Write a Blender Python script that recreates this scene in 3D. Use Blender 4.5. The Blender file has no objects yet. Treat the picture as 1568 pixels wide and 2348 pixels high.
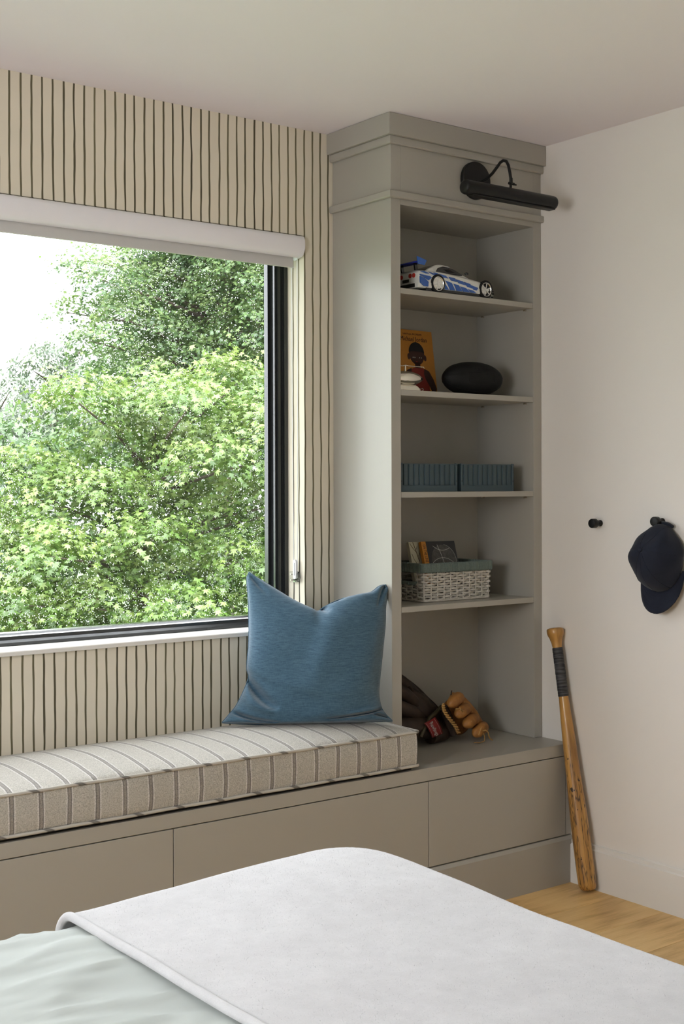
import bpy, bmesh, math, random
import numpy as np
from mathutils import Vector, Matrix, Euler
random.seed(7); rng = np.random.default_rng(7)
C = bpy.context.scene.collection
PI = math.pi
# ---------------------------------------------------------------- camera
EYE = Vector((0, 0, 1.332)); YAW, PITCH, ROLL, FPX = 0.649111537, -0.00117746896, 0.00305412641, 2956.86245
camd = bpy.data.cameras.new('camera'); camo = bpy.data.objects.new('camera', camd); C.objects.link(camo)
camd.sensor_fit = 'HORIZONTAL'; camd.sensor_width = 36.0; camd.lens = FPX * 36 / 1568
camd.shift_y = -53.032 / 1568; camd.clip_start = 0.05; camd.clip_end = 500
camo.matrix_world = Matrix.Translation(EYE) @ Matrix.Rotation(-YAW, 4, 'Z') @ Matrix.Rotation(PI/2 + PITCH, 4, 'X') @ Matrix.Rotation(-ROLL, 4, 'Z')
bpy.context.scene.camera = camo
# ---------------------------------------------------------------- overcast sky
world = bpy.data.worlds.new('overcast'); bpy.context.scene.world = world; world.use_nodes = True
wn = world.node_tree; wn.nodes.clear()
SKY = 10.5
wo = wn.nodes.new('ShaderNodeOutputWorld'); wb = wn.nodes.new('ShaderNodeBackground'); wt = wn.nodes.new('ShaderNodeTexCoord')
wsx = wn.nodes.new('ShaderNodeSeparateXYZ'); wma = wn.nodes.new('ShaderNodeMath'); wma.operation = 'MAXIMUM'; wma.inputs[1].default_value = 0
wm2 = wn.nodes.new('ShaderNodeMath'); wm2.operation = 'MULTIPLY_ADD'; wm2.inputs[1].default_value = 2/3*SKY; wm2.inputs[2].default_value = SKY/3
wb.inputs['Color'].default_value = (0.955, 0.98, 1.03, 1)
wn.links.new(wt.outputs['Generated'], wsx.inputs[0]); wn.links.new(wsx.outputs['Z'], wma.inputs[0]); wn.links.new(wma.outputs[0], wm2.inputs[0])
wn.links.new(wm2.outputs[0], wb.inputs['Strength']); wn.links.new(wb.outputs[0], wo.inputs[0])
# ---------------------------------------------------------------- daylight entering the side window (left wall, window_2)
def area(name, loc, rot, sx, sy, power, col):
    l = bpy.data.lights.new(name, 'AREA'); l.shape = 'RECTANGLE'; l.size = sx; l.size_y = sy; l.energy = power; l.color = col
    o = bpy.data.objects.new(name, l); C.objects.link(o); o.location = loc; o.rotation_euler = rot; return o
area('side_window_daylight', (-0.86, 1.50, 1.57), (0, -PI/2, 0), 0.9, 1.1, 13, (1.0, 0.985, 0.965))
vs = bpy.context.scene.view_settings
bpy.context.scene.display_settings.display_device = 'sRGB'
vs.view_transform = 'Standard'; vs.look = 'None'; vs.exposure = 0.88; vs.gamma = 1.0; vs.use_curve_mapping = False
cy = bpy.context.scene.cycles
cy.max_bounces = 10; cy.diffuse_bounces = 5; cy.glossy_bounces = 4; cy.transmission_bounces = 8; cy.transparent_max_bounces = 12
cy.sample_clamp_indirect = 6.0; cy.use_denoising = True

# ---------------------------------------------------------------- materials
MATS = {}
class NT:
    def __init__(s, name):
        s.m = bpy.data.materials.new(name); s.m.use_nodes = True; s.t = s.m.node_tree; s.t.nodes.clear()
        s.out = s.n('ShaderNodeOutputMaterial')
    def n(s, typ, **kw):
        nd = s.t.nodes.new(typ)
        for k, v in kw.items():
            if k.startswith('i_'): nd.inputs[k[2:]].default_value = v
            elif k.startswith('n_'): nd.inputs[int(k[2:])].default_value = v
            else: setattr(nd, k, v)
        return nd
    def l(s, a, b): s.t.links.new(a, b)
    def math(s, op, a, b=None, c=None):
        nd = s.n('ShaderNodeMath', operation=op)
        for i, x in enumerate((a, b, c)):
            if x is None: continue
            if isinstance(x, (int, float)): nd.inputs[i].default_value = x
            else: s.l(x, nd.inputs[i])
        return nd.outputs[0]
    def mix(s, f, a, b):
        nd = s.n('ShaderNodeMix', data_type='RGBA')
        for i, x in ((0, f), (6, a), (7, b)):
            if isinstance(x, (int, float)): nd.inputs[i].default_value = x
            elif isinstance(x, tuple): nd.inputs[i].default_value = (*x[:3], 1)
            else: s.l(x, nd.inputs[i])
        return nd.outputs[2]
    def obj(s): return s.n('ShaderNodeTexCoord').outputs['Object']
    def pos(s): return s.n('ShaderNodeNewGeometry').outputs['Position']
    def scale(s, v, sc):
        nd = s.n('ShaderNodeMapping'); nd.inputs['Scale'].default_value = sc; s.l(v, nd.inputs['Vector']); return nd.outputs[0]
    def noise(s, v, scale, detail=3, rough=.5):
        nd = s.n('ShaderNodeTexNoise'); nd.inputs['Scale'].default_value = scale; nd.inputs['Detail'].default_value = detail
        nd.inputs['Roughness'].default_value = rough; s.l(v, nd.inputs['Vector']); return nd.outputs['Fac']
    def ramp(s, f, stops):
        nd = s.n('ShaderNodeValToRGB'); e = nd.color_ramp.elements
        while len(e) > 1: e.remove(e[-1])
        for i, (p, c) in enumerate(stops):
            if i == 0: e[0].position = p; e[0].color = (*c, 1)
            else: el = e.new(p); el.color = (*c, 1)
        s.l(f, nd.inputs[0]); return nd.outputs[0]
    def bsdf(s, col, rough=.5, spec=.5, metal=0, sheen=0, bump=None, bstr=.2, bdist=.001, coat=0):
        b = s.n('ShaderNodeBsdfPrincipled')
        if isinstance(col, tuple): b.inputs['Base Color'].default_value = (*col[:3], 1)
        else: s.l(col, b.inputs['Base Color'])
        if isinstance(rough, (int, float)): b.inputs['Roughness'].default_value = rough
        else: s.l(rough, b.inputs['Roughness'])
        b.inputs['Specular IOR Level'].default_value = spec; b.inputs['Metallic'].default_value = metal
        b.inputs['Sheen Weight'].default_value = sheen; b.inputs['Coat Weight'].default_value = coat
        if bump is not None:
            bp = s.n('ShaderNodeBump'); bp.inputs['Strength'].default_value = bstr; bp.inputs['Distance'].default_value = bdist
            s.l(bump, bp.inputs['Height']); s.l(bp.outputs[0], b.inputs['Normal'])
        s.l(b.outputs[0], s.out.inputs[0]); return b
def simple(name, col, rough=.5, spec=.5, metal=0, var=.06, nscale=30, bstr=0.0, bdist=.001, sheen=0, coat=0, bscale=None):
    t = NT(name); v = t.obj(); nz = t.noise(v, nscale, 3)
    lo = tuple(max(0, c*(1-var)) for c in col); hi = tuple(min(1, c*(1+var)) for c in col)
    c = t.mix(nz, lo, hi)
    bn = t.noise(v, bscale or nscale*6, 3) if bstr else None
    t.bsdf(c, rough, spec, metal, sheen, bn, bstr, bdist, coat); MATS[name] = t.m; return t.m
M_wall = simple('warm_white_wall_paint', (.755, .722, .68), .55, .3, var=.012, nscale=4, bstr=.06, bdist=.0006, bscale=260)
M_ceil = simple('matt_ceiling_paint', (.82, .775, .82), .9, .2, var=.01, nscale=3, bstr=.05, bdist=.0006, bscale=220)
M_trim = simple('white_trim_paint', (.74, .72, .685), .4, .45, var=.01, nscale=5)
M_cab = simple('greige_cabinet_paint', (.356, .340, .300), .36, .5, var=.015, nscale=5, bstr=.04, bdist=.0004, bscale=300)
M_dark = simple('dark_void', (.02, .018, .015), .8, .2)
M_frame = simple('black_aluminium', (.016, .018, .019), .16, .6, var=.0, nscale=2)
M_black = simple('matt_black_metal', (.006, .006, .006), .42, .3, var=.1)
M_blind = simple('white_blind_fascia', (.80, .785, .82), .45, .4, var=.01)
M_blindfab = simple('white_roller_fabric', (.60, .585, .57), .8, .2, var=.03, nscale=300, bstr=.2, bscale=900)
M_steel = simple('polished_steel', (.72, .68, .6), .12, .5, 1.0, var=.08, nscale=40)
M_chrome = simple('chrome_rim', (.72, .72, .72), .22, .5, 1.0, var=.05)
M_tire = simple('black_rubber', (.012, .012, .012), .7, .3)
M_carw = simple('white_car_paint', (.70, .70, .66), .25, .5, var=.02, coat=.6)
M_carb = simple('blue_decal', (.012, .085, .36), .3, .5, var=.04, coat=.4)
M_carn = simple('blue_wing_paint', (.02, .03, .28), .35, .5, var=.04)
M_glassdark = simple('dark_car_glass', (.012, .013, .015), .12, .6, var=.05)
M_red = simple('red_lens', (.45, .03, .02), .3, .5)
M_orange = simple('orange_cover', (.52, .215, .03), .55, .35, var=.05, nscale=60)
M_page = simple('paper_pages', (.62, .57, .46), .85, .2, var=.06, nscale=400)
M_skin = simple('brown_print', (.055, .022, .016), .6, .3)
M_hair = simple('black_print', (.012, .010, .010), .6, .3)
M_jersey = simple('dark_red_print', (.24, .03, .02), .6, .3)
M_white = simple('white_print', (.7, .68, .62), .6, .3)
M_greyp = simple('chalk_print', (.42, .41, .38), .6, .3)
M_blackcover = simple('black_cover', (.016, .017, .019), .45, .4)
M_spine = simple('orange_spine', (.50, .20, .02), .5, .4)
M_cream = simple('cream_cover', (.50, .48, .36), .55, .35, var=.05)
M_branch = simple('brown_branch_print', (.10, .06, .03), .6, .3)
M_wick = simple('whitewashed_wicker', (.52, .485, .43), .7, .3, var=.25, nscale=120, bstr=.3, bscale=500)
M_yarn = simple('sage_green_yarn', (.13, .165, .145), .85, .2, var=.35, nscale=260, bstr=.5, bscale=700, sheen=.2)
M_lining = simple('dark_basket_lining', (.06, .055, .05), .9, .2)
M_crate = simple('slate_blue_plastic', (.040, .066, .080), .45, .45, var=.05)
M_plastic = simple('white_plastic', (.72, .72, .74), .3, .5, var=.01)
M_mattress = simple('mattress_ticking', (.6, .58, .54), .9, .2)
M_oakbase = simple('oak_bed_base', (.3, .19, .09), .5, .4, var=.2, nscale=12)
M_gravel = simple('lawn_green', (.09, .15, .05), .9, .2, var=.4, nscale=3)
M_bark = simple('grey_brown_bark', (.09, .07, .055), .9, .2, var=.4, nscale=14, bstr=.6, bdist=.01)
M_label = simple('red_label_leather', (.20, .012, .012), .5, .4, var=.12, nscale=80)
M_labtxt = simple('silver_label_print', (.42, .30, .29), .5, .3)

def wallpaper():
    t = NT('striped_wallpaper'); g = t.pos(); sx = t.n('ShaderNodeSeparateXYZ'); t.l(g, sx.inputs[0])
    x, y, z = sx.outputs
    c = t.math('SUBTRACT', x, t.math('MAXIMUM', t.math('SUBTRACT', y, 3.4455), 0))
    u = t.math('DIVIDE', t.math('SUBTRACT', c, 1.4475), .03273)
    k = t.math('FLOOR', t.math('ADD', u, .5))
    def n1(kf, zf, off):
        cb = t.n('ShaderNodeCombineXYZ'); t.l(t.math('MULTIPLY', k, kf), cb.inputs[0]); t.l(t.math('MULTIPLY', z, zf), cb.inputs[1]); cb.inputs[2].default_value = off
        return t.math('SUBTRACT', t.noise(cb.outputs[0], 1.0, 2), .5)
    w = t.math('ADD', t.math('MULTIPLY', n1(3.77, 6.5, 1.3), .27), t.math('MULTIPLY', n1(5.13, 0, 7.7), .30))
    d = t.math('ABSOLUTE', t.math('SUBTRACT', t.math('SUBTRACT', u, k), w))
    half = t.math('ADD', .084, t.math('MULTIPLY', n1(2.91, 9.0, 4.4), .06))
    f = t.math('SUBTRACT', 1.0, t.math('SMOOTH_MIN', t.math('MAXIMUM', t.math('DIVIDE', t.math('SUBTRACT', d, half), .014), 0), 1.0, .01))
    dark = t.math('ADD', .5, t.math('MULTIPLY', n1(.17, .5, 2.2), 2.6))
    ink = t.mix(dark, (.19, .168, .10), (.034, .029, .019))
    base = t.mix(t.noise(g, 6, 3), (.69, .635, .52), (.75, .69, .575))
    t.bsdf(t.mix(f, base, ink), .75, .25, bump=t.noise(g, 700, 2), bstr=.05, bdist=.0004); return t.m
M_paper = wallpaper()
def fabric_cushion():
    t = NT('striped_woven_fabric'); g = t.pos(); sx = t.n('ShaderNodeSeparateXYZ'); t.l(g, sx.inputs[0]); x, y, z = sx.outputs
    wob = t.math('MULTIPLY', t.math('SUBTRACT', t.noise(g, 7, 2), .5), .010)
    u = t.math('DIVIDE', t.math('ADD', t.math('SUBTRACT', x, 1.26), wob), .0768)
    d = t.math('ABSOLUTE', t.math('SUBTRACT', u, t.math('FLOOR', t.math('ADD', u, .5))))
    col = t.ramp(d, [(0, (.27, .25, .225)), (.040, (.27, .25, .22)), (.046, (.185, .17, .16)), (.072, (.19, .175, .165)), (.082, (.56, .54, .51)), (.125, (.54, .52, .49)), (.135, (.43, .41, .365)), (.5, (.43, .41, .365))])
    v2 = t.scale(g, (1, 1, 1)); nz = t.noise(v2, 330, 4, .85); nz2 = t.noise(g, 900, 2, .7)
    f = t.math('ADD', t.math('MULTIPLY', nz, .9), t.math('MULTIPLY', nz2, .5))
    tint = t.ramp(f, [(.45, (.30, .29, .27)), (.66, (.90, .90, .90)), (.85, (1.35, 1.35, 1.35))])
    mm = t.n('ShaderNodeMix', data_type='RGBA', blend_type='MULTIPLY'); mm.inputs[0].default_value = 1; t.l(col, mm.inputs[6]); t.l(tint, mm.inputs[7])
    t.bsdf(mm.outputs[2], .95, .15, sheen=.25, bump=nz, bstr=.5, bdist=.0015); return t.m
M_fab = fabric_cushion()
def piping():
    t = NT('bias_cut_piping'); g = t.pos(); sx = t.n('ShaderNodeSeparateXYZ'); t.l(g, sx.inputs[0]); x, y, z = sx.outputs
    u = t.math('DIVIDE', t.math('ADD', t.math('ADD', x, t.math('MULTIPLY', z, 1.6)), y), .125)
    d = t.math('ABSOLUTE', t.math('SUBTRACT', u, t.math('FLOOR', t.math('ADD', u, .5))))
    col = t.ramp(d, [(0, (.2, .19, .17)), (.06, (.16, .15, .14)), (.1, (.46, .44, .40)), (.5, (.50, .48, .43))])
    t.bsdf(col, .95, .15, bump=t.noise(g, 900, 2), bstr=.4, bdist=.001); return t.m
M_pipe = piping()
def linen(name, lo, hi, bs=.45, sheen=.25, sc=260):
    t = NT(name); v = t.obj(); h1 = t.noise(t.scale(v, (9, 9, 110)), 4.0, 3, .7); h2 = t.noise(t.scale(v, (30, 30, 420)), 2.0, 2, .6); w1 = t.noise(t.scale(v, (300, 300, 26)), 2.0, 2, .6)
    f = t.math('ADD', t.math('ADD', t.math('MULTIPLY', h1, .45), t.math('MULTIPLY', h2, .30)), t.math('MULTIPLY', w1, .25))
    c = t.ramp(f, [(.36, lo), (.64, hi)])
    t.bsdf(c, .9, .12, sheen=sheen, bump=f, bstr=bs, bdist=.0012); return t.m
M_blue = linen('slate_blue_linen', (.028, .070, .110), (.085, .158, .222), sheen=.3, bs=.6)
M_duvet = simple('pale_sage_cotton', (.385, .415, .395), .8, .25, var=.015, nscale=8, bstr=.04, bscale=700)
def wool():
    t = NT('white_brushed_wool'); v = t.obj(); a = t.noise(v, 24, 4, .6); b = t.noise(v, 420, 4, .8)
    c = t.ramp(t.math('ADD', t.math('MULTIPLY', a, .5), t.math('MULTIPLY', b, .5)), [(.35, (.415, .415, .425)), (.65, (.50, .50, .51))])
    t.bsdf(c, 1.0, .05, sheen=.4, bump=t.math('ADD', t.math('MULTIPLY', b, .5), a), bstr=.35, bdist=.003); return t.m
M_wool = wool()
def navy():
    t = NT('navy_cotton_twill'); v = t.obj(); a = t.noise(v, 500, 3, .6)
    t.bsdf(t.ramp(t.noise(v, 18, 3), [(.3, (.008, .010, .020)), (.7, (.014, .018, .032))]), .85, .2, sheen=.1, bump=a, bstr=.3, bdist=.0006); return t.m
M_navy = navy()
def leather(name, lo, hi, rough=.5):
    t = NT(name); v = t.obj(); a = t.noise(v, 22, 4, .65)
    t.bsdf(t.ramp(a, [(.32, lo), (.68, hi)]), rough, .4, bump=t.noise(v, 240, 4, .6), bstr=.35, bdist=.0012); return t.m
M_tan = leather('tan_leather', (.20, .075, .015), (.42, .185, .045), .5)
M_brown = leather('dark_brown_leather', (.016, .009, .006), (.045, .026, .016), .6)
M_lace = leather('rawhide_lace', (.30, .15, .04), (.50, .29, .09), .5)
M_ball = leather('black_leather', (.004, .004, .004), (.008, .008, .008), .62); M_ball.node_tree.nodes['Principled BSDF'].inputs['Specular IOR Level'].default_value = .25
def batwood():
    t = NT('aged_bat_wood'); v = t.obj(); sx = t.n('ShaderNodeSeparateXYZ'); t.l(v, sx.inputs[0]); z = sx.outputs[2]
    a = t.noise(t.scale(v, (70, 70, 6)), 1.0, 3, .6)
    col = t.ramp(t.noise(t.scale(v, (30, 30, 3)), 1.0, 4), [(.3, (.24, .11, .025)), (.5, (.46, .24, .06)), (.7, (.60, .36, .11))])
    crack = t.math('SUBTRACT', 1, t.math('MINIMUM', t.math('DIVIDE', t.math('ABSOLUTE', t.math('SUBTRACT', a, .5)), .034), 1.0))
    low = t.math('MINIMUM', t.math('MAXIMUM', t.math('DIVIDE', t.math('SUBTRACT', .52, z), .14), 0), 1.0)
    crack = t.math('MULTIPLY', crack, low)
    chip = t.math('GREATER_THAN', t.noise(t.scale(v, (14, 14, 9)), 2.0, 3, .6), .665)
    dk = t.math('MINIMUM', t.math('ADD', crack, chip), 1.0)
    t.bsdf(t.mix(dk, col, (.028, .016, .010)), .38, .5, bump=dk, bstr=-.5, bdist=.001, coat=.25); return t.m
M_bat = batwood()
def tape():
    t = NT('black_grip_tape'); v = t.obj()
    t.bsdf(t.ramp(t.noise(t.scale(v, (4, 4, 60)), 3, 3), [(.35, (.012, .012, .013)), (.62, (.075, .075, .08))]), .6, .3, bump=t.noise(v, 300, 3), bstr=.3); return t.m
M_tape = tape()
def oak():
    t = NT('oiled_oak_floor'); g = t.pos(); oi = t.n('ShaderNodeObjectInfo')
    off = t.math('MULTIPLY', oi.outputs['Random'], 40); cb = t.n('ShaderNodeCombineXYZ'); t.l(off, cb.inputs[0]); t.l(off, cb.inputs[1])
    va = t.n('ShaderNodeVectorMath', operation='ADD'); t.l(g, va.inputs[0]); t.l(cb.outputs[0], va.inputs[1])
    gv = t.scale(va.outputs[0], (1.6, 14, 1)); a = t.noise(gv, 2.2, 5, .6); f = t.noise(t.scale(va.outputs[0], (6, 120, 1)), 2, 3, .6)
    w = t.n('ShaderNodeTexWave', wave_type='RINGS', rings_direction='Y'); w.inputs['Scale'].default_value = 1.3; w.inputs['Distortion'].default_value = 5; w.inputs['Detail'].default_value = 2; t.l(t.scale(va.outputs[0], (.8, 5, 1)), w.inputs['Vector'])
    m = t.math('ADD', t.math('ADD', t.math('MULTIPLY', a, .55), t.math('MULTIPLY', f, .28)), t.math('MULTIPLY', w.outputs['Fac'], .14))
    col = t.ramp(m, [(.3, (.48, .28, .10)), (.5, (.72, .475, .20)), (.68, (.80, .56, .26))])
    hsv = t.n('ShaderNodeHueSaturation'); hsv.inputs['Saturation'].default_value = 1; t.l(t.math('ADD', .86, t.math('MULTIPLY', oi.outputs['Random'], .26)), hsv.inputs['Value']); t.l(col, hsv.inputs['Color'])
    vor = t.n('ShaderNodeTexVoronoi'); vor.inputs['Scale'].default_value = 1.0; t.l(t.scale(g, (1.1, 2.6, 1)), vor.inputs['Vector'])
    kn = t.math('LESS_THAN', t.math('ADD', vor.outputs['Distance'], t.math('MULTIPLY', a, .05)), .075)
    t.bsdf(t.mix(t.math('MULTIPLY', kn, .75), hsv.outputs[0], (.05, .028, .015)), .45, .4, bump=f, bstr=.15, bdist=.0006); return t.m
M_oak = oak()
def glass_pane():
    t = NT('window_glass'); tr = t.n('ShaderNodeBsdfTransparent'); gl = t.n('ShaderNodeBsdfGlossy'); gl.inputs['Roughness'].default_value = .02
    tr.inputs[0].default_value = (.975, .985, .98, 1)
    fr = t.n('ShaderNodeFresnel'); fr.inputs[0].default_value = 1.45; mx = t.n('ShaderNodeMixShader')
    t.l(t.math('MULTIPLY', fr.outputs[0], .6), mx.inputs[0]); t.l(tr.outputs[0], mx.inputs[1]); t.l(gl.outputs[0], mx.inputs[2])
    t.l(mx.outputs[0], t.out.inputs[0]); return t.m
M_glass = glass_pane()
def drop_mat():
    t = NT('rain_water'); gl = t.n('ShaderNodeBsdfGlass'); gl.inputs['IOR'].default_value = 1.33; gl.inputs['Roughness'].default_value = 0.0
    t.l(gl.outputs[0], t.out.inputs[0]); return t.m
M_drop = drop_mat()
def clearplastic():
    t = NT('clear_plastic'); tr = t.n('ShaderNodeBsdfTransparent'); tr.inputs[0].default_value = (.93, .94, .94, 1); gl = t.n('ShaderNodeBsdfGlossy'); gl.inputs['Roughness'].default_value = .08
    lw = t.n('ShaderNodeLayerWeight'); lw.inputs[0].default_value = .35; mx = t.n('ShaderNodeMixShader'); t.l(lw.outputs['Fresnel'], mx.inputs[0]); t.l(tr.outputs[0], mx.inputs[1]); t.l(gl.outputs[0], mx.inputs[2])
    t.l(mx.outputs[0], t.out.inputs[0]); return t.m
M_clear = clearplastic()
def leafmat(name, use_attr=True, col=(.3, .45, .12)):
    t = NT(name)
    if use_attr:
        at = t.n('ShaderNodeAttribute'); at.attribute_name = 'tint'; c = at.outputs['Color']
    else:
        oi = t.n('ShaderNodeObjectInfo'); c = t.ramp(oi.outputs['Random'], [(0, tuple(x*.75 for x in col)), (.6, col), (1, (col[0]*1.35, col[1]*1.15, col[2]))])
    df = t.n('ShaderNodeBsdfDiffuse'); tl = t.n('ShaderNodeBsdfTranslucent'); gl = t.n('ShaderNodeBsdfGlossy'); gl.inputs['Roughness'].default_value = .35
    for s_ in (df, tl): t.l(c, s_.inputs[0])
    m1 = t.n('ShaderNodeMixShader'); m1.inputs[0].default_value = .30; m2 = t.n('ShaderNodeMixShader'); m2.inputs[0].default_value = .035
    t.l(df.outputs[0], m1.inputs[1]); t.l(tl.outputs[0], m1.inputs[2]); t.l(m1.outputs[0], m2.inputs[1]); t.l(gl.outputs[0], m2.inputs[2])
    t.l(m2.outputs[0], t.out.inputs[0]); return t.m
M_leaf = leafmat('maple_leaf'); 

# ---------------------------------------------------------------- geometry helpers
class G:
    def __init__(s): s.v = []; s.f = []
    def add(s, vs, fs):
        b = len(s.v); s.v += [tuple(p) for p in vs]; s.f += [tuple(b+i for i in f) for f in fs]; return s
    def box(s, x0, x1, y0, y1, z0, z1):
        vs = [(x, y, z) for x in (x0, x1) for y in (y0, y1) for z in (z0, z1)]
        return s.add(vs, [(0,1,3,2), (4,6,7,5), (0,4,5,1), (2,3,7,6), (0,2,6,4), (1,5,7,3)])
    def prism(s, poly, axis, a, b):           # poly: 2-D outline, extruded along axis from a to b
        n = len(poly)
        def P(p, t): return {'x': (t, p[0], p[1]), 'y': (p[0], t, p[1]), 'z': (p[0], p[1], t)}[axis]
        vs = [P(p, a) for p in poly] + [P(p, b) for p in poly]
        fs = [tuple(range(n))[::-1], tuple(range(n, 2*n))] + [(i, (i+1) % n, n+(i+1) % n, n+i) for i in range(n)]
        return s.add(vs, fs)
    def loft(s, rings, closed=True, cap=True):
        n = len(rings[0]); b = len(s.v); vs = [p for r in rings for p in r]; fs = []
        m = n if closed else n-1
        for i in range(len(rings)-1):
            for j in range(m): fs.append((i*n+j, i*n+(j+1) % n, (i+1)*n+(j+1) % n, (i+1)*n+j))
        if cap: fs += [tuple(range(n))[::-1], tuple((len(rings)-1)*n+j for j in range(n))]
        return s.add(vs, fs)
    def tube(s, pts, r, n=8, cap=True):
        pts = [Vector(p) for p in pts]; rs = r if isinstance(r, (list, tuple)) else [r]*len(pts); rings = []; up = None
        for i, p in enumerate(pts):
            d = (pts[min(i+1, len(pts)-1)] - pts[max(i-1, 0)]).normalized()
            if up is None: up = Vector((0, 0, 1)) if abs(d.z) < .9 else Vector((1, 0, 0))
            a = d.cross(up).normalized(); up = a.cross(d).normalized()
            rings.append([p + (a*math.cos(2*PI*k/n) + up*math.sin(2*PI*k/n))*rs[i] for k in range(n)])
        return s.loft(rings, cap=cap)
    def lathe(s, prof, n=32, M=None):         # prof: (radius, z) pairs round local z
        M = M or Matrix.Identity(4)
        return s.loft([[M @ Vector((r*math.cos(2*PI*k/n), r*math.sin(2*PI*k/n), z)) for k in range(n)] for r, z in prof])
    def grid(s, P):                           # P: (m, n, 3) nested points
        m, n = len(P), len(P[0]); vs = [p for r in P for p in r]
        return s.add(vs, [(i*n+j, i*n+j+1, (i+1)*n+j+1, (i+1)*n+j) for i in range(m-1) for j in range(n-1)])
    def ell(s, c, rx, ry, rz, M=None, n=20, m=12, e=1.0):
        M = M or Matrix.Identity(3); rings = []
        for i in range(m+1):
            a = -PI/2 + PI*(i+.02 if i == 0 else i-.02 if i == m else i)/m
            rings.append([Vector(c) + M @ Vector((rx*math.cos(a)*math.cos(2*PI*k/n), ry*math.cos(a)*math.sin(2*PI*k/n), rz*math.sin(a))) for k in range(n)])
        return s.loft(rings)
def empty(name, loc, label=None, cat=None, group=None, rot=None, kind=None):
    o = bpy.data.objects.new(name, None); C.objects.link(o); o.location = loc; o.empty_display_size = .05
    if rot is not None: o.rotation_euler = rot
    tag(o, label, cat, group, kind); return o
def tag(o, label=None, cat=None, group=None, kind=None):
    if label: o['label'] = label
    if cat: o['category'] = cat
    if group: o['group'] = group
    if kind: o['kind'] = kind
    return o
def obj(name, g, mat, parent=None, smooth=None, bevel=0, seg=2, local=False, label=None, kind=None, mats=None, loc=None):
    """mesh object; coordinates are world ones unless local=True (then they are relative to the parent or loc)"""
    me = bpy.data.meshes.new(name); me.from_pydata([tuple(p) for p in g.v], [], g.f); me.update()
    bm = bmesh.new(); bm.from_mesh(me); bmesh.ops.recalc_face_normals(bm, faces=bm.faces); bm.to_mesh(me); bm.free()
    me.materials.append(mat)
    if mats:
        for m_ in mats: me.materials.append(m_)
    o = bpy.data.objects.new(name, me); C.objects.link(o)
    if parent is not None:
        o.parent = parent
        if not local:
            p = parent; off = Vector((0, 0, 0))
            while p is not None: off += p.location; p = p.parent
            me.transform(Matrix.Translation(-off))
    elif loc is not None:
        o.location = loc
        if not local: me.transform(Matrix.Translation(-Vector(loc)))
    if smooth is not None:
        me.polygons.foreach_set('use_smooth', [True]*len(me.polygons)); me.set_sharp_from_angle(angle=math.radians(smooth))
    if bevel:
        b = o.modifiers.new('bevel', 'BEVEL'); b.width = bevel; b.segments = seg; b.limit_method = 'ANGLE'; b.angle_limit = math.radians(40)
    if label: o['label'] = label
    if kind: o['kind'] = kind
    return o
def text(name, body, size, M, mat, parent, extrude=.0002, align='LEFT', sx=1.0, shear=0):
    c = bpy.data.curves.new(name, 'FONT'); c.body = body; c.size = size; c.extrude = extrude; c.align_x = align; c.shear = shear; c.resolution_u = 2
    t = bpy.data.objects.new('tmp', c); C.objects.link(t)
    me = bpy.data.meshes.new_from_object(t.evaluated_get(bpy.context.evaluated_depsgraph_get()))
    C.objects.unlink(t); bpy.data.objects.remove(t)
    me.transform(M @ Matrix.Diagonal((sx, 1, 1, 1))); me.materials.clear(); me.materials.append(mat)
    o = bpy.data.objects.new(name, me); C.objects.link(o); o.parent = parent; return o
def interp(x, xs, ys): return float(np.interp(x, xs, ys))
def fr(o, xa, ya, za=None):                   # matrix from origin + axes
    xa = Vector(xa).normalized(); ya = Vector(ya).normalized(); za = za or xa.cross(ya)
    return Matrix(((xa.x, ya.x, za.x, o[0]), (xa.y, ya.y, za.y, o[1]), (xa.z, ya.z, za.z, o[2]), (0, 0, 0, 1)))

# ================================================================ SETTING
XR, YW, ZC = 3.25, 3.445, 2.505
XL, YB = -0.82, -0.9
WX0, WX1, WZ0, WZ1 = 0.30, 2.461, 0.862, 2.158        # opening of window_1
def S(name, g, m, **k):
    o = obj(name, g, m, **k); o['kind'] = 'structure'; return o
g = G(); T = .16
g.box(XL, WX0, YW, YW+T, 0, ZC); g.box(WX1, XR+.1, YW, YW+T, 0, ZC); g.box(WX0, WX1, YW, YW+T, WZ1, ZC); g.box(WX0, WX1, YW, YW+T, 0, WZ0)
S('wall_window', g, M_paper)
S('wall_right', G().box(XR, XR+.12, YB, YW, 0, ZC), M_wall)
S('wall_back', G().box(XL, XR, YB-.12, YB, 0, ZC), M_wall)
g = G(); a0, a1, b0, b1 = .95, 2.05, 1.12, 2.02       # left wall with the opening of window_2
g.box(XL-.14, XL, YB, a0, 0, ZC); g.box(XL-.14, XL, a1, YW, 0, ZC); g.box(XL-.14, XL, a0, a1, 0, b0); g.box(XL-.14, XL, a0, a1, b1, ZC)
S('wall_left', g, M_wall)
S('ceiling', G().box(XL-.14, XR+.12, YB-.12, YW+T, ZC, ZC+.1), M_ceil)
# floor: oak planks along x
fl = empty('floor', (0, 0, 0), kind='structure')
base = obj('floor_base', G().box(XL-.14, XR+.12, YB-.12, YW+T, -.10, -.013), M_dark, fl); base.name = 'subfloor'
PW = .196; y = 2.606 - PW*18; row = 0; plank_me = {}
while y < YW:
    x = XL - rng.uniform(0, 1.5)
    if abs(y - (2.606-PW)) < .01: x = -1.10
    while x < XR:
        L = rng.uniform(1.7, 2.3); xa, xb = max(x, XL), min(x+L, XR); x += L
        if xb - xa < .02: continue
        ya, yb = max(y, YB), min(y+PW, YW)
        if yb - ya < .01: continue
        obj('plank', G().box(xa+.0007, xb-.0007, ya+.0007, yb-.0007, -.013, 0), M_oak, fl, bevel=.0008, seg=1)
    y += PW; row += 1
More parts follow.
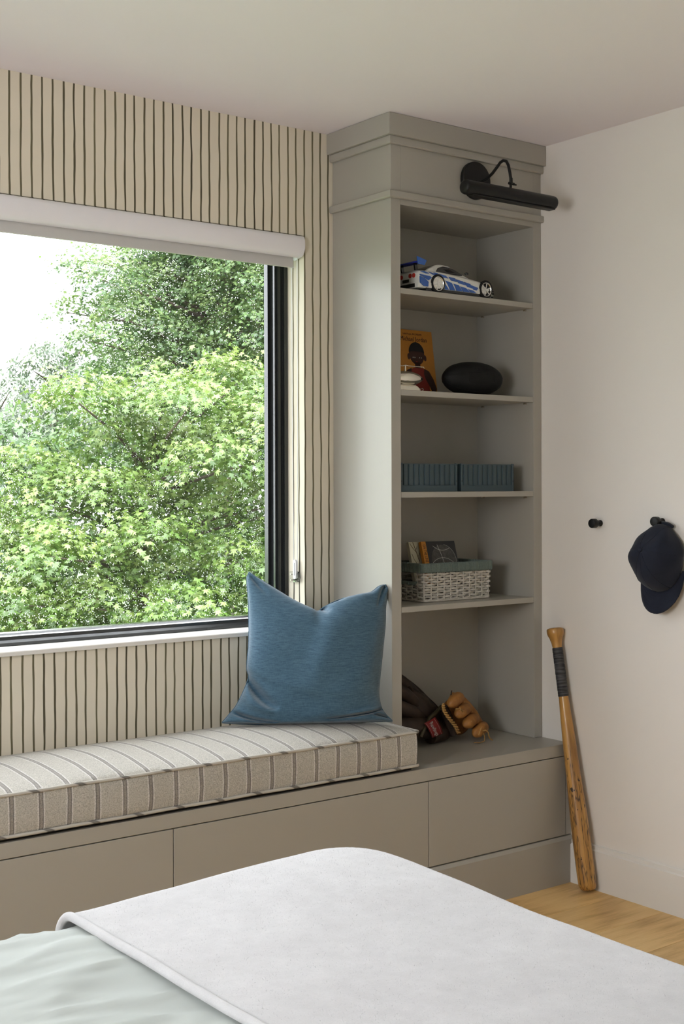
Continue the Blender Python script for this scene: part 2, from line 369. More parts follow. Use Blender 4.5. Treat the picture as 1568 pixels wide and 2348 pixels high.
# baseboard on the right wall (stepped cap, as in the photograph)
S('baseboard_right', G().prism([(XR, 0), (XR-.016, 0), (XR-.016, .128), (XR-.010, .132), (XR-.010, .1425), (XR-.006, .1455), (XR, .1455)], 'y', YB, 3.0), M_trim)
S('baseboard_left', G().box(XL, XL+.016, YB, YW, 0, .145), M_trim)

# ---------------------------------------------------------------- window_1
win = empty('window_1', (WX1, 3.54, WZ0), kind='structure')
FY = 3.54
prof = [(0, .10), (0, 0), (.014, 0), (.014, .006), (.018, .006), (.018, .012), (.032, .012), (.032, .020), (.040, .020), (.040, .045), (.051, .045), (.051, .066), (.030, .08)]
FZ0 = .877
def frame_loop(n, d):
    y = FY + d; nb = n*.66
    return [(WX0+n, y, FZ0+nb), (WX1-n, y, FZ0+nb), (WX1-n, y, WZ1-n), (WX0+n, y, WZ1-n)]
loops = [frame_loop(*p) for p in prof]
bprof = [(0, .10), (0, 0), (.0095, 0), (.0165, .009), (.0170, .011), (.0265, .011), (.0285, .0205), (.0290, .023), (.034, .030), (.034, .045), (.034, .045), (.034, .066), (.020, .08)]
bl_loops = [[(WX0+n*1.5, FY+d, FZ0+n), (WX1-n*1.5, FY+d, FZ0+n)] for n, d in bprof]
for side, nm in enumerate(('bottom_rail', 'side_rail', 'top_rail', 'side_rail')):
    gg = G()
    for i in range(len(loops)-1):
        a, b = loops[i], loops[i+1]; j = (side+1) % 4
        if side == 0: a, b = bl_loops[i], bl_loops[i+1]
        gg.add([a[side], a[j], b[j], b[side]], [(0, 1, 2, 3)])
    # close the back so each rail is a solid
    a, b = loops[0], loops[-1]; j = (side+1) % 4
    if side == 0: a, b = bl_loops[0], bl_loops[-1]
    gg.add([a[side], a[j], b[j], b[side]], [(0, 1, 2, 3)])
    obj(nm, gg, M_frame, win)
GX0, GX1, GZ0, GZ1, GY = WX0+.051, WX1-.051, FZ0+.0337, WZ1-.051, 3.600
obj('glass_pane', G().box(GX0-.008, GX1+.008, GY, GY+.005, GZ0-.006, GZ1+.006), M_glass, win)
obj('sill', G().prism([(3.432, .862), (3.432, .8735), (3.436, .877), (3.545, .877), (3.545, .862)], 'x', WX0, WX1-.0005), M_trim, win, bevel=.0015)
obj('exterior_ledge', G().box(WX0, WX1, 3.60, 3.72, .84, .868), M_frame, win)
# rain drops on the outside of the pane: uncountable, one object
def rain():
    cells = []
    N = 12000
    while len(cells) < N:
        x = rng.uniform(GX0+.004, GX1-.004) if rng.random() < .12 else rng.uniform(1.30, GX1-.003); z = rng.uniform(GZ0+.003, GZ1-.003)
        p = .35
        p += .9*math.exp(-(z-GZ0)/.10)                       # gathered along the bottom
        p += .75*math.exp(-((x-2.375)/.022)**2)*(z < 1.9)     # streak near the right frame
        p += .7*math.exp(-((x-1.50)/.03)**2)*(z < 1.75)      # streak on the left
        if 1.62 < x < 2.1 and z > 1.55: p += .35
        p *= .55 + .9*(math.sin(x*31+math.sin(z*17)*2)*math.sin(z*23+x*9) > -.2)
        if x < 1.66 and z > 1.7: p *= .12
        if rng.random() < p*.75: cells.append((x, z, abs(rng.normal(0, .00042))+.0005 if rng.random() > .04 else rng.uniform(.0013, .0021)))
    NA = 7; ang = np.arange(NA)*2*PI/NA
    V = []; F = []; b = 0
    for x, z, r in cells:
        h = r*rng.uniform(.45, .7); st = rng.uniform(1.0, 1.35)
        for rr, hh in ((1.0, 0.0), (.78, .62)):
            for a in ang: V.append((x+r*rr*math.cos(a), GY+.0051+h*hh, z+r*rr*st*math.sin(a)))
        V.append((x, GY+.0051+h, z)); V.append((x, GY+.0051, z))
        for k in range(NA):
            k2 = (k+1) % NA
            F.append((b+k, b+k2, b+NA+k2, b+NA+k)); F.append((b+NA+k, b+NA+k2, b+2*NA)); F.append((b+k2, b+k, b+2*NA+1))
        b += 2*NA+2
    me = bpy.data.meshes.new('raindrops'); me.from_pydata(V, [], F); me.polygons.foreach_set('use_smooth', [len(p.vertices) == 4 or True for p in me.polygons])
    me.materials.append(M_drop); me.transform(Matrix.Translation(-Vector(win.location)))
    o = bpy.data.objects.new('raindrops', me); C.objects.link(o); o.parent = win; o['kind'] = 'stuff'
rain()
# window_2: frame only, out of view, lets the daylight in
w2 = empty('window_2', (XL-.14, .95, 1.12), kind='structure')
gg = G(); fw = .04
gg.box(XL-.13, XL-.09, a0, a1, b0, b0+fw); gg.box(XL-.13, XL-.09, a0, a1, b1-fw, b1); gg.box(XL-.13, XL-.09, a0, a0+fw, b0+fw, b1-fw); gg.box(XL-.13, XL-.09, a1-fw, a1, b0+fw, b1-fw)
obj('window_frame', gg, M_frame, w2)

# ---------------------------------------------------------------- roller blind
bl = empty('roller_blind', (1.4, 3.48, 2.156), 'white roller blind with curved fascia rolled up at the window head', 'blind')
bx0, bx1 = WX0+.004, 2.4545
pr_ = []
for i in range(13):
    a = PI*.5*i/12; pr_.append((3.431 + .008*(1-math.cos(math.radians(90-i*7.5))), 2.1545 - i*.0045 if i else 2.1545))
pr_ = [(3.520, 2.1545), (3.441, 2.1545), (3.434, 2.151), (3.430, 2.142), (3.4285, 2.128), (3.430, 2.112), (3.434, 2.100), (3.440, 2.092), (3.449, 2.0875), (3.462, 2.086), (3.462, 2.0895), (3.450, 2.091), (3.442, 2.095), (3.437, 2.103), (3.4335, 2.114), (3.4325, 2.128), (3.434, 2.141), (3.438, 2.149), (3.443, 2.1515), (3.520, 2.1515)]
obj('fascia', G().prism(pr_, 'x', bx0, bx1-.003), M_blind, bl, smooth=50)
endp = [(3.520, 2.1545)] + pr_[1:10] + [(3.485, 2.080), (3.520, 2.092)]
obj('end_cap', G().prism(endp, 'x', bx1-.003, bx1), M_blind, bl, bevel=.001)
obj('end_cap', G().prism(endp, 'x', bx0-.003, bx0), M_blind, bl)
obj('roller_tube', G().tube([(bx0+.01, 3.487, 2.125), (bx1-.012, 3.487, 2.125)], .021, 20), M_blindfab, bl, smooth=60)
obj('roller_fabric', G().prism([(3.4665, 2.125), (3.4655, 2.06), (3.4625, 2.056), (3.4625, 2.0525), (3.4705, 2.0525), (3.4705, 2.058), (3.4675, 2.062), (3.4685, 2.125)], 'x', bx0+.012, 2.432), M_blindfab, bl, smooth=40)
obj('chain_wheel', G().lathe([(.004, -.004), (.019, -.004), (.019, -.0015), (.015, 0), (.019, .0015), (.019, .004), (.004, .004)], 24, fr((2.443, 3.482, 2.108), (0, 1, 0), (0, 0, 1))), M_plastic, bl, smooth=40)
ch = []
ch += [(2.4475, 3.4685, 2.1 - .07*i) for i in range(16)]
obj('pull_cord', G().tube([(2.4475, 3.497, 2.10), (2.448, 3.497, 1.6), (2.449, 3.492, 1.07)], .0012, 6).tube([(2.4475, 3.466, 2.10), (2.449, 3.468, 1.6), (2.4505, 3.474, 1.07)], .0012, 6), M_plastic, bl)
# cord tensioner fixed on the window reveal
ct = empty('cord_tensioner', (2.458, 3.48, 1.03), 'white looped cord tensioner in a clear plastic bracket on the window reveal', 'cord guide')
def oblong(yc, z0, z1, w, n=10):
    r = w/2; return [(yc + r*math.cos(a), z1-r + r*math.sin(a)) for a in [PI*i/n for i in range(n+1)]] + [(yc - r*math.cos(a), z0+r - r*math.sin(a)) for a in [PI*i/n for i in range(n+1)]]
o1 = oblong(3.483, 1.030, 1.094, .016); i1 = oblong(3.483, 1.041, 1.084, .0055)
gg = G(); n = len(o1)
for xx in (2.4445, 2.4525): gg.add([(xx, *p) for p in o1] + [(xx, *p) for p in i1], [(i, (i+1) % n, n+(i+1) % n, n+i) for i in range(n)])
gg.add([(2.4445, *p) for p in o1] + [(2.4525, *p) for p in o1], [(i, (i+1) % n, n+(i+1) % n, n+i) for i in range(n)])
gg.add([(2.4445, *p) for p in i1] + [(2.4525, *p) for p in i1], [(i, (i+1) % n, n+(i+1) % n, n+i) for i in range(n)])
obj('cord_loop', gg, M_plastic, ct, smooth=40)
obj('bracket', G().prism([(3.504, 1.018), (3.504, 1.054), (3.480, 1.056), (3.466, 1.050), (3.464, 1.034), (3.474, 1.020)], 'x', 2.4535, 2.4562).box(2.441, 2.4562, 3.502, 3.5045, 1.018, 1.054).prism([(3.466, 1.050), (3.464, 1.034), (3.474, 1.020), (3.4755, 1.0215), (3.4665, 1.0345), (3.468, 1.0495)], 'x', 2.4425, 2.4562), M_clear, ct, bevel=.0007)
obj('rivet', G().tube([(2.4385, 3.497, 1.026), (2.456, 3.497, 1.026)], .0022, 10).tube([(2.4385, 3.497, 1.046), (2.456, 3.497, 1.046)], .0022, 10), M_steel, ct)

# ================================================================ WINDOW BENCH
BY = 3.006
be = empty('window_bench', (1.6, 3.2, 0), 'long greige built-in window bench with flat drawer fronts below the striped cushion', 'bench')
obj('seat_board', G().box(XL+.02, XR-.001, BY, YW-.001, .4262, .466), M_cab, be, bevel=.0015)
obj('carcass', G().box(XL+.02, XR-.001, BY+.022, YW-.001, .12, .4262), M_cab, be)
xs = [-.98+.0, -.083, .815, 1.7148, 2.613, 3.2233]
for i in range(1, len(xs)-1):
    obj('drawer_front', G().box(xs[i]+.0012, xs[i+1]-.0012, BY, BY+.0215, .1595, .4235), M_cab, be, bevel=.0012)
obj('filler_strip', G().box(3.2245, XR-.001, BY+.001, BY+.0215, .1595, .4235), M_cab, be, bevel=.001)
obj('plinth', G().prism([(BY+.022, 0), (BY-.010, 0), (BY-.010, .1455), (BY-.001, .1555), (BY+.022, .157)], 'x', XL+.02, XR-.0005), M_cab, be, smooth=20)
obj('recess_shadow_strip', G().box(XL+.02, XR-.002, BY+.018, BY+.0225, .4235, .4262), M_dark, be).name = 'gap_shade_strip'  # dark strip painting the shade in the gap above the drawer fronts

# ================================================================ BOOKCASE
YF, XC, XCi, XRi, YBK = 3.139, 2.578, 2.617, 3.211, 3.421
SH = (1.964, 1.641, 1.317, .9516); ST = .0182; ZB = .4665; ZO = 2.2265
bk = empty('bookcase', (2.914, 3.29, ZB), 'tall greige built-in bookcase with four open shelves standing on the bench end', 'bookcase')
obj('side_panel', G().box(XC, XCi, YF, YW-.001, ZB, ZC-.001), M_cab, bk, bevel=.001)
obj('side_panel', G().box(XRi, XR-.001, YF, YW-.001, ZB, ZC-.001), M_cab, bk, bevel=.001)
obj('back_panel', G().box(XCi, XRi, YBK, YW-.001, ZB, ZC-.001), M_cab, bk)
obj('header', G().box(XCi, XRi, YF, YF+.022, ZO, ZC-.001), M_cab, bk)
obj('top_panel', G().box(XCi, XRi, YF+.022, YBK, ZO, ZO+.02), M_cab, bk)
for z in SH:
    s = obj('shelf', G().box(XCi+.001, XRi-.001, YF+.001, YBK-.002, z-ST, z), M_cab, bk, bevel=.0012)
for z in SH:
    for px_ in (XCi, XRi):
        sgn = 1 if px_ == XCi else -1
        for py in (YF+.035, YBK-.035):
            obj('shelf_pin', G().tube([(px_, py, z-ST-.0035), (px_+sgn*.011, py, z-ST-.0035)], .0033, 8), M_steel, bk)
def moulding(name, z0, z1, out, prof=None):
    # runs along the front and returns along the left side
    gp = G(); pf = prof or [(0, z0), (out, z0), (out, z1), (0, z1)]
    rings = [[(XC-o, YW-.002, z) for o, z in pf], [(XC-o, YF-o, z) for o, z in pf], [(XR-.001, YF-o, z) for o, z in pf]]
    gp.loft(rings); obj(name, gp, M_cab, bk, bevel=.0012)
moulding('crown_fascia', 2.4365, ZC-.001, .0255)
moulding('upper_bead', 2.4121, 2.4362, .0, [(0, 2.4121), (.011, 2.4121), (.014, 2.416), (.014, 2.4362), (0, 2.4362)])
moulding('lower_bead', 2.243, 2.266, .0, [(0, 2.243), (.012, 2.243), (.0155, 2.247), (.0155, 2.264), (.012, 2.266), (0, 2.266)])

# ---------------------------------------------------------------- picture light
pl = empty('picture_light', (2.934, YF, 2.345), 'black gooseneck picture light mounted above the bookcase opening', 'lamp')
obj('wall_plate', G().lathe([(.060, .0), (.062, .002), (.062, .014), (.059, .0175), (.02, .0185), (.004, .0185)], 40, fr((2.934, YF, 2.345), (1, 0, 0), (0, 0, 1))), M_black, pl, smooth=40)
TY, TZ = 2.967, 2.267
arm = [(2.934, 3.122, 2.338), (2.934, 3.10, 2.336), (2.934, 3.075, 2.342), (2.934, 3.05, 2.354), (2.934, 3.030, 2.369), (2.934, 3.014, 2.3815), (2.934, 3.000, 2.3855), (2.934, 2.986, 2.380), (2.934, 2.977, 2.365), (2.934, 2.970, 2.340), (2.934, 2.966, 2.318)]
ga = G().tube(arm, .0050, 12); ga.tube([(2.934, 2.9655, 2.322), (2.934, 2.9655, 2.304)], .0058, 10)
obj('gooseneck_arm', ga, M_black, pl, smooth=60)
gk = G().tube([(2.934, 2.967, 2.306), (2.934, 2.967, 2.285)], .0042, 10); gk.tube([(2.926, 2.967, 2.305), (2.949, 2.967, 2.305)], .0045, 10); gk.box(2.948, 2.960, 2.966, 2.968, 2.301, 2.306)
obj('wing_nut', gk, M_black, pl, smooth=40)
def rounded_tube(x0, x1, y, z, r, n=24):
    pr2 = [(.001, 0), (r*.7, .0), (r*.93, .004), (r, .012), (r, x1-x0-.012), (r*.93, x1-x0-.004), (r*.7, x1-x0), (.001, x1-x0)]
    return G().lathe(pr2, n, fr((x0, y, z), (0, 1, 0), (0, 0, 1)))
obj('lamp_shade', rounded_tube(2.729, 3.135, TY, TZ, .0232), M_black, pl, smooth=50)
obj('lamp_slot', G().box(2.76, 3.125, TY-.014, TY+.014, TZ-.0245, TZ-.020), M_black, pl, bevel=.001)

# ---------------------------------------------------------------- knobs and cap
def knob(y, z, label):
    k = empty('wall_hook', (XR, y, z), label, 'hook', 'black wall knobs')
    M_ = fr((XR, y, z), (0, 1, 0), (0, 0, 1), Vector((-1, 0, 0)))
    M_ = Matrix(((0, 0, -1, XR), (1, 0, 0, y), (0, -1, 0, z), (0, 0, 0, 1)))
    obj('stem', G().lathe([(.0105, .0), (.0105, .004), (.0085, .006), (.0085, .026)], 24, M_), M_black, k, smooth=40)
    obj('knob_head', G().lathe([(.008, .022), (.0135, .0235), (.0155, .026), (.0155, .041), (.0145, .0435), (.012, .0445), (.001, .0445)], 32, M_), M_black, k, smooth=40)
knob(2.8735, 1.2112, 'bare black round wall knob between bookcase and cap')
knob(2.618, 1.222, 'black round wall knob holding the navy cap')

def make_cap():
    # local frame: x = wearer's right, y = front, z = up ; world: up -> -x, front -> -z
    cp = empty('baseball_hat', (3.232, 2.604, 1.119), 'navy cotton baseball cap hanging brim down from a wall knob', 'cap')
    R_ = Matrix(((0, 0, -1), (1, 0, 0), (0, -1, 0))).to_4x4()   # x->+y, y->-z, z->-x
    cp.matrix_world = Matrix.Translation(cp.location) @ Matrix.Rotation(math.radians(3), 4, 'X') @ Matrix.Rotation(math.radians(4), 4, 'Y') @ R_
    A, B, H = .082, .098, .108
    def crown(th, ph, k=1.0):
        # ph 0 = rim, pi/2 = top ; slumps a little
        c = math.cos(ph)**.82; s = math.sin(ph)**.92
        fw_ = 1.20 if math.sin(th) > 0 else 1.0; x = A*c*math.cos(th)*k*(1+.10*max(0, math.sin(th))*abs(math.cos(th))*2); y = B*c*math.sin(th)*k*(1+(fw_-1)*math.sin(th)); z = H*s*k
        z += .010*math.sin(th*2+1.1)*math.cos(ph)*math.sin(ph) - .010*math.exp(-((y+.055)/.03)**2)*math.sin(ph)**3*2
        x += .003*math.sin(5*th+z*60)*math.cos(ph); y += -.010*(z/H)
        z += .0045*math.sin(th*3+y*40)*math.sin(2*ph)
        q = max(0, -(y+.010)/B); x *= 1-.42*q*q-.10*q; z *= 1-.38*q**1.5
        return (x, y, z)
    n, m = 60, 18; gc = G(); P = []; Q = []
    def rim_h(th):
        # opening arch at the back of the cap (th = -90 deg)
        d = abs(((th + PI/2 + PI) % (2*PI)) - PI); return .42*math.sqrt(max(0, 1-(d/.42)**2)) if d < .42 else 0
    for i in range(m+1):
        P.append([crown(2*PI*j/n, rim_h(2*PI*j/n) + (PI/2-.01-rim_h(2*PI*j/n))*i/m) for j in range(n+1)])
    gc.grid(P)
    o = obj('crown', gc, M_navy, cp, smooth=80, local=True); sm = o.modifiers.new('thick', 'SOLIDIFY'); sm.thickness = .002; sm.offset = -1
    # panel seams
    gs = G()
    for q in range(6):
        th = PI/2 + q*PI/3 + PI/6
        gs.tube([crown(th, .05+(PI/2-.1)*i/12, 1.002) for i in range(13)], .0011, 6)
    gs.tube([crown(PI/2, .05+(PI/2-.1)*i/12, 1.001) for i in range(13)], .0006, 6)
    obj('seam', gs, M_navy, cp, smooth=60, local=True)
    bt = crown(0, PI/2-.01); obj('button', G().ell((0, bt[1]-.0, H+.001), .0062, .0062, .0035, n=16, m=8), M_navy, cp, smooth=60, local=True)
    # brim
    gb = G(); P = []; P2 = []
    for i in range(19):
        t = -1 + 2*i/18; th = PI/2 - t*math.radians(66)
        ix, iy = A*1.0*math.cos(th)*(1+.10*math.sin(th)*abs(math.cos(th))*2), B*.985*math.sin(th)*(1+.20*math.sin(th)); row = []; 
        for j in range(9):
            s_ = j/8; ext = .070*math.sqrt(max(0, 1-abs(t)**3.6))
            x = ix*(1+.05*s_); yy = iy + ext*s_
            z = .006 - 2.4*(x**2)*(.35+.65*s_) + .012*s_*(1-t*t)
            row.append((x, yy, z))
        P.append(row)
    gb.grid(P)
    o = obj('brim', gb, M_navy, cp, smooth=80, local=True); sm = o.modifiers.new('thick', 'SOLIDIFY'); sm.thickness = .0032; sm.offset = 0
    gst = G()
    for e in (.25, .45, .65, .85):
        gst.tube([(p[int(e*8)][0], p[int(e*8)][1], p[int(e*8)][2]+.0017) for p in P[1:-1]], .0004, 5)
    obj('brim_stitching', gst, M_navy, cp, local=True)
    gst = G(); gst.tube([(A*1.0*math.cos(th), B*1.0*math.sin(th), .006) for th in [-PI/2-.44+.88*i/10 for i in range(11)]], [.006]*11, 6)
    obj('back_strap', gst, M_navy, cp, smooth=60, local=True)
make_cap()

# ---------------------------------------------------------------- bat
def make_bat():
    b = empty('baseball_bat', (3.198, 2.884, .0005), 'worn wooden baseball bat with black taped grip leaning against the wall', 'bat')
    top = Vector((3.221, 3.052, .852)); d = (top - b.location).normalized(); z = d; x = z.cross(Vector((0, 0, 1))).normalized() if abs(z.z) < .9999 else Vector((1, 0, 0)); y = z.cross(x)
    R_ = Matrix(((x.x, y.x, z.x), (x.y, y.y, z.y), (x.z, y.z, z.z))).to_4x4()
    b.matrix_world = Matrix.Translation(b.location + d*.006) @ R_
    pf = [(.001, 0), (.018, .001), (.026, .006), (.0295, .016), (.0302, .05), (.0302, .17), (.029, .24), (.0262, .32), (.0238, .40), (.0222, .48), (.0195, .56), (.0162, .63), (.0152, .66), (.0150, .76), (.0158, .795), (.0180, .812), (.0225, .828), (.0272, .838), (.0288, .845), (.0288, .856), (.0265, .8605), (.018, .863), (.001, .8635)]
    obj('barrel', G().lathe(pf, 36), M_bat, b, smooth=50, local=True)
    tp = []; zz = .632
    for i in range(9):
        h = .0182; tp += [(.0166+.0002*(i % 2), zz), (.0178, zz+.002), (.0174, zz+h-.002), (.0166, zz+h-.0002)]; zz += h
    obj('grip_tape', G().lathe(tp, 28), M_tape, b, smooth=35, local=True)
make_bat()

# ================================================================ CUSHION AND PILLOW
cu = empty('seat_cushion', (1.2, 3.22, .4665), 'long box cushion in striped oatmeal fabric lying on the window bench', 'cushion')
CX0, CX1, CY0, CY1, CZ0, CZ1 = -.75, 2.574, 3.003, 3.440, .4765, .582
def cush_body():
    g = G(); nx, ny = 150, 16
    xsn = np.concatenate([np.linspace(CX0, CX1-.1, nx-14), np.linspace(CX1-.1, CX1, 15)[1:]])
    ysn = CY0 + (CY1-CY0)*(np.arange(ny+1)/ny)
    def top(x, y):
        t = (y-CY0)/(CY1-CY0); e = 1-min(1, max(0, (x-(CX1-.13))/.13))**2.2
        return CZ1 + (.026*(math.sin(PI*min(1, max(0, t)))**.62)*(.35+.65*e) if 0 < t < 1 else 0) + .002*math.sin(x*9)*math.sin(PI*t)
    def edge(x): return .0022*math.sin(x*7.3) + .0012*math.sin(x*19)
    rows = []
    for x in xsn:
        r = [];  c = 1
        w = edge(x)
        r.append((x, CY0+.006, CZ0)); 
        for k in range(1, 8):
            t = k/8; r.append((x, CY0 + w - .0035*math.sin(PI*t) , CZ0 + (CZ1-CZ0)*t))
        for y in ysn: r.append((x, y, top(x, y)))
        for k in range(1, 4): r.append((x, CY1, CZ1-(CZ1-CZ0)*k/4))
        r.append((x, CY1-.006, CZ0)); rows.append(r)
    g.loft(rows, closed=True, cap=True)
    # bulge of the right end
    vv = []
    for (x, y, z) in g.v:
        if x > CX1-.03:
            f = ((x-(CX1-.03))/.03); t = (z-CZ0)/(CZ1-CZ0+.03); x += .004*math.sin(PI*min(1, max(0, t)))*f
            ry = .016; dy = max(0, ry-(y-CY0)); x -= f*(ry - math.sqrt(max(0, ry*ry-dy*dy)))
        vv.append((x, y, z))
    g.v = vv; return g
obj('cushion_body', cush_body(), M_fab, cu, smooth=60)
def pipe_loop(z, dz):
    pts = []; r = .016
    for x in np.linspace(CX0, CX1-r, 90): pts.append((x, CY0-.001+.0022*math.sin(x*7.3)*.5, z+.0006*math.sin(x*23)))
    for a in range(1, 6): pts.append((CX1-r+r*math.sin(a*PI/10), CY0-.001+r-r*math.cos(a*PI/10), z))
    for y in np.linspace(CY0+r, CY1-r, 12)[1:]: pts.append((CX1+.0005, y, z))
    return pts
obj('piping', G().tube(pipe_loop(CZ1+.001, 0), .0046, 8), M_pipe, cu, smooth=60)
obj('piping', G().tube(pipe_loop(CZ0+.004, 0), .0046, 8), M_pipe, cu, smooth=60)
obj('shadow_gap_block', G().box(CX0+.01, CX1-.02, CY0+.016, CY1-.01, .4662, CZ0+.003), M_dark, cu)  # dark block added to paint the shadow gap beneath the cushion

def make_pillow():
    def P3(u, v):                      # measured outline carried on to the plane the pillow leans in
        d = PIX(u, v); n = PN; t = (PO - EYE).dot(n)/d.dot(n); return EYE + d*t
    def PIX(u, v):
        a2, b2 = (u-784)/FPX, -(v-1120.968)/FPX; c, s = math.cos(ROLL), math.sin(ROLL); a, b = a2*c+b2*s, -a2*s+b2*c
        f = math.cos(PITCH) - b*math.sin(PITCH); z = math.sin(PITCH) + b*math.cos(PITCH)
        return Vector((a*math.cos(YAW)+f*math.sin(YAW), -a*math.sin(YAW)+f*math.cos(YAW), z))
    BLp, BRp = Vector((2.085, 3.345, .600)), Vector((2.545, 3.075, .600)); TLp = Vector((2.215, 3.395, 1.06))
    PO = BLp; PN = (BRp-BLp).cross(TLp-BLp).normalized()
    if PN.y > 0: PN = -PN
    left = [(509, 1657), (524, 1640), (545, 1612), (569, 1557), (566, 1530), (570, 1480), (571, 1430), (569, 1370), (566, 1330), (571, 1312)]
    right = [(899, 1653), (884, 1638), (874, 1622), (868, 1592), (870, 1560), (876, 1500), (883, 1430), (884, 1390), (890, 1352), (890, 1341)]
    top = [(571, 1312), (600, 1331), (640, 1356), (680, 1380), (714, 1397), (727, 1403), (745, 1391), (776, 1376), (820, 1364), (850, 1358), (870, 1344), (890, 1341)]
    bot = [(509, 1657), (560, 1660), (640, 1661), (720, 1660), (800, 1658), (860, 1655), (899, 1653)]
    def samp(L, t):
        x = t*(len(L)-1); i = min(int(x), len(L)-2); f = x-i
        p0, p1, p2, p3 = L[max(i-1, 0)], L[i], L[i+1], L[min(i+2, len(L)-1)]
        return tuple(.5*((2*p1[k]) + (-p0[k]+p2[k])*f + (2*p0[k]-5*p1[k]+4*p2[k]-p3[k])*f*f + (-p0[k]+3*p1[k]-3*p2[k]+p3[k])*f**3) for k in (0, 1))
    N = 112
    Lp = [Vector(P3(*samp(left, i/N))) for i in range(N+1)]; Rp = [Vector(P3(*samp(right, i/N))) for i in range(N+1)]
    Tp = [Vector(P3(*samp(top, i/N))) for i in range(N+1)]; Bp = [Vector(P3(*samp(bot, i/N))) for i in range(N+1)]
    def surf(side):
        rows = []
        for j in range(N+1):
            t = j/N; row = []
            for i in range(N+1):
                s = i/N
                p = Lp[j]*(1-s) + Rp[j]*s + Bp[i]*(1-t) + Tp[i]*t - (Bp[0]*(1-s)*(1-t) + Bp[N]*s*(1-t) + Tp[0]*(1-s)*t + Tp[N]*s*t)
                a = (4*s*(1-s)); b = (4*t*(1-t)); h = (a**.62)*(b**.58)
                th = .112*h*(1-.16*math.exp(-((s-.5)/.09)**2-((t-1)/.16)**2)*2.2)
                if side > 0:
                    # creases: fold under the chop, folds near the lower corners
                    def cr(s0, t0, s1, t1, w, dep):
                        w, dep = w*1.05, dep*2.0
                        dx, dy = s1-s0, t1-t0; L2 = dx*dx+dy*dy; q = max(0, min(1, ((s-s0)*dx+(t-t0)*dy)/L2)); dd = math.hypot(s-s0-q*dx, t-t0-q*dy)
                        return dep*math.exp(-(dd/w)**2)*math.sin(PI*(.12+.76*q))
                    th -= cr(.48, 1.0, .55, .86, .020, .030)
                    th -= cr(.52, 1.0, .64, .93, .018, .018)
                    th -= cr(.0, .33, .24, .24, .020, .026); th += cr(.0, .29, .22, .20, .03, .010)
                    th -= cr(.02, .15, .30, .05, .018, .018)
                    th -= cr(1.0, .20, .58, .10, .018, .022); th += cr(1.0, .21, .70, .17, .03, .008)
                    th -= cr(1.0, .05, .86, .12, .018, .018)
                    th -= cr(.03, .95, .12, .86, .02, .008); th -= cr(.97, .97, .90, .80, .022, .012)
                    th += .0050*math.sin(s*9+t*4)*h + .0025*math.sin(s*17-t*13+1)*h + .0015*math.sin(t*31+s*5)*h
                    th += .05*math.exp(-(t/.12)**2)*(a**.5)*.55            # bottom bulges forward
                    row.append(p + PN*(th+.002))
                else: row.append(p - PN*(.018*h + .002))
            rows.append([Vector((min(q_.x, 2.5765), q_.y, max(q_.z, .606))) for q_ in row])
        return rows
    F_, B_ = surf(1), surf(-1)
    pw = empty('throw_pillow', (2.33, 3.18, .60), 'large slate blue linen throw pillow with a chopped top in the bench corner', 'pillow')
    g = G(); g.grid(F_); g.grid(B_)
    n = N+1; b = n*n
    for k in range(N):
        g.f += [(k, k+1, b+k+1, b+k), (N*n+k, N*n+k+1, b+N*n+k+1, b+N*n+k), (k*n, (k+1)*n, b+(k+1)*n, b+k*n), (k*n+N, (k+1)*n+N, b+(k+1)*n+N, b+k*n+N)]
    obj('pillow_cover', g, M_blue, pw, smooth=180)
    gs = G(); ring = [Vector((min(q_.x, 2.5755), q_.y, max(q_.z, .608))) for q_ in Bp + Rp[1:] + Tp[::-1][1:] + Lp[::-1][1:]]
    gs.tube(ring, .0022, 6); obj('edge_seam', gs, M_blue, pw, smooth=60)
make_pillow()

# ================================================================ BED
BZ = .588
def smoothstep(a, b, x):
    t = min(1, max(0, (x-a)/(b-a))); return t*t*(3-2*t)
bed = empty('bed', (.5, 1.28, 0), 'bed with a low oak base under the white blanket', 'bed')
obj('mattress', G().box(-.52, 1.55, .50, 2.02, .33, .545), M_mattress, bed, bevel=.05, seg=4)
obj('bed_base', G().box(-.52, 1.49, .51, 2.01, .16, .33), M_oakbase, bed, bevel=.005)
for lx in (-.45, 1.42):
    for ly in (.58, 1.94): obj('leg', G().box(lx-.03, lx+.03, ly-.03, ly+.03, 0, .16), M_oakbase, bed)
from mathutils import noise as mn
def bed_surf(x, y, off, seed=0., fold=0., X1=1.545, Y1=2.055):
    """height of the bedding over (x,y), falls away over the foot (x) and the long side (y)"""
    z = BZ + off
    z += .020*math.exp(-((x-1.50)/.26)**2-((y-1.9)/.30)**2)*1.0
    z += .005*mn.noise((x*2.2+seed, y*2.2, 3.1)) + .003*mn.noise((x*7+seed, y*7, 1.7))
    fold *= smoothstep(1.02, .94, x) if fold > .5 else 1
    if fold:
        wy = y + .08*mn.noise((x*2.5, y*2, 9.))
        rg1 = 1-abs(mn.noise((x*3.0+wy*2.5, wy*14, 11.3)))*2.2; rg2 = 1-abs(mn.noise((x*5.0-wy*2, wy*23, 4.3)))*2.2; hm = math.exp(-((x-.93)/.22)**2)
        z += fold*(-.006 + .0045*max(0, rg1)**3*(.25+hm) + .0032*max(0, rg2)**3*(.25+hm)) + fold*(.006*mn.noise((x*4.0+wy*1.5, wy*11, 5.3)) + .0045*mn.noise((x*7, wy*21+x*6, 2.2)) + .008*mn.noise((x*2.2, y*3.5, 8.)))
    return z
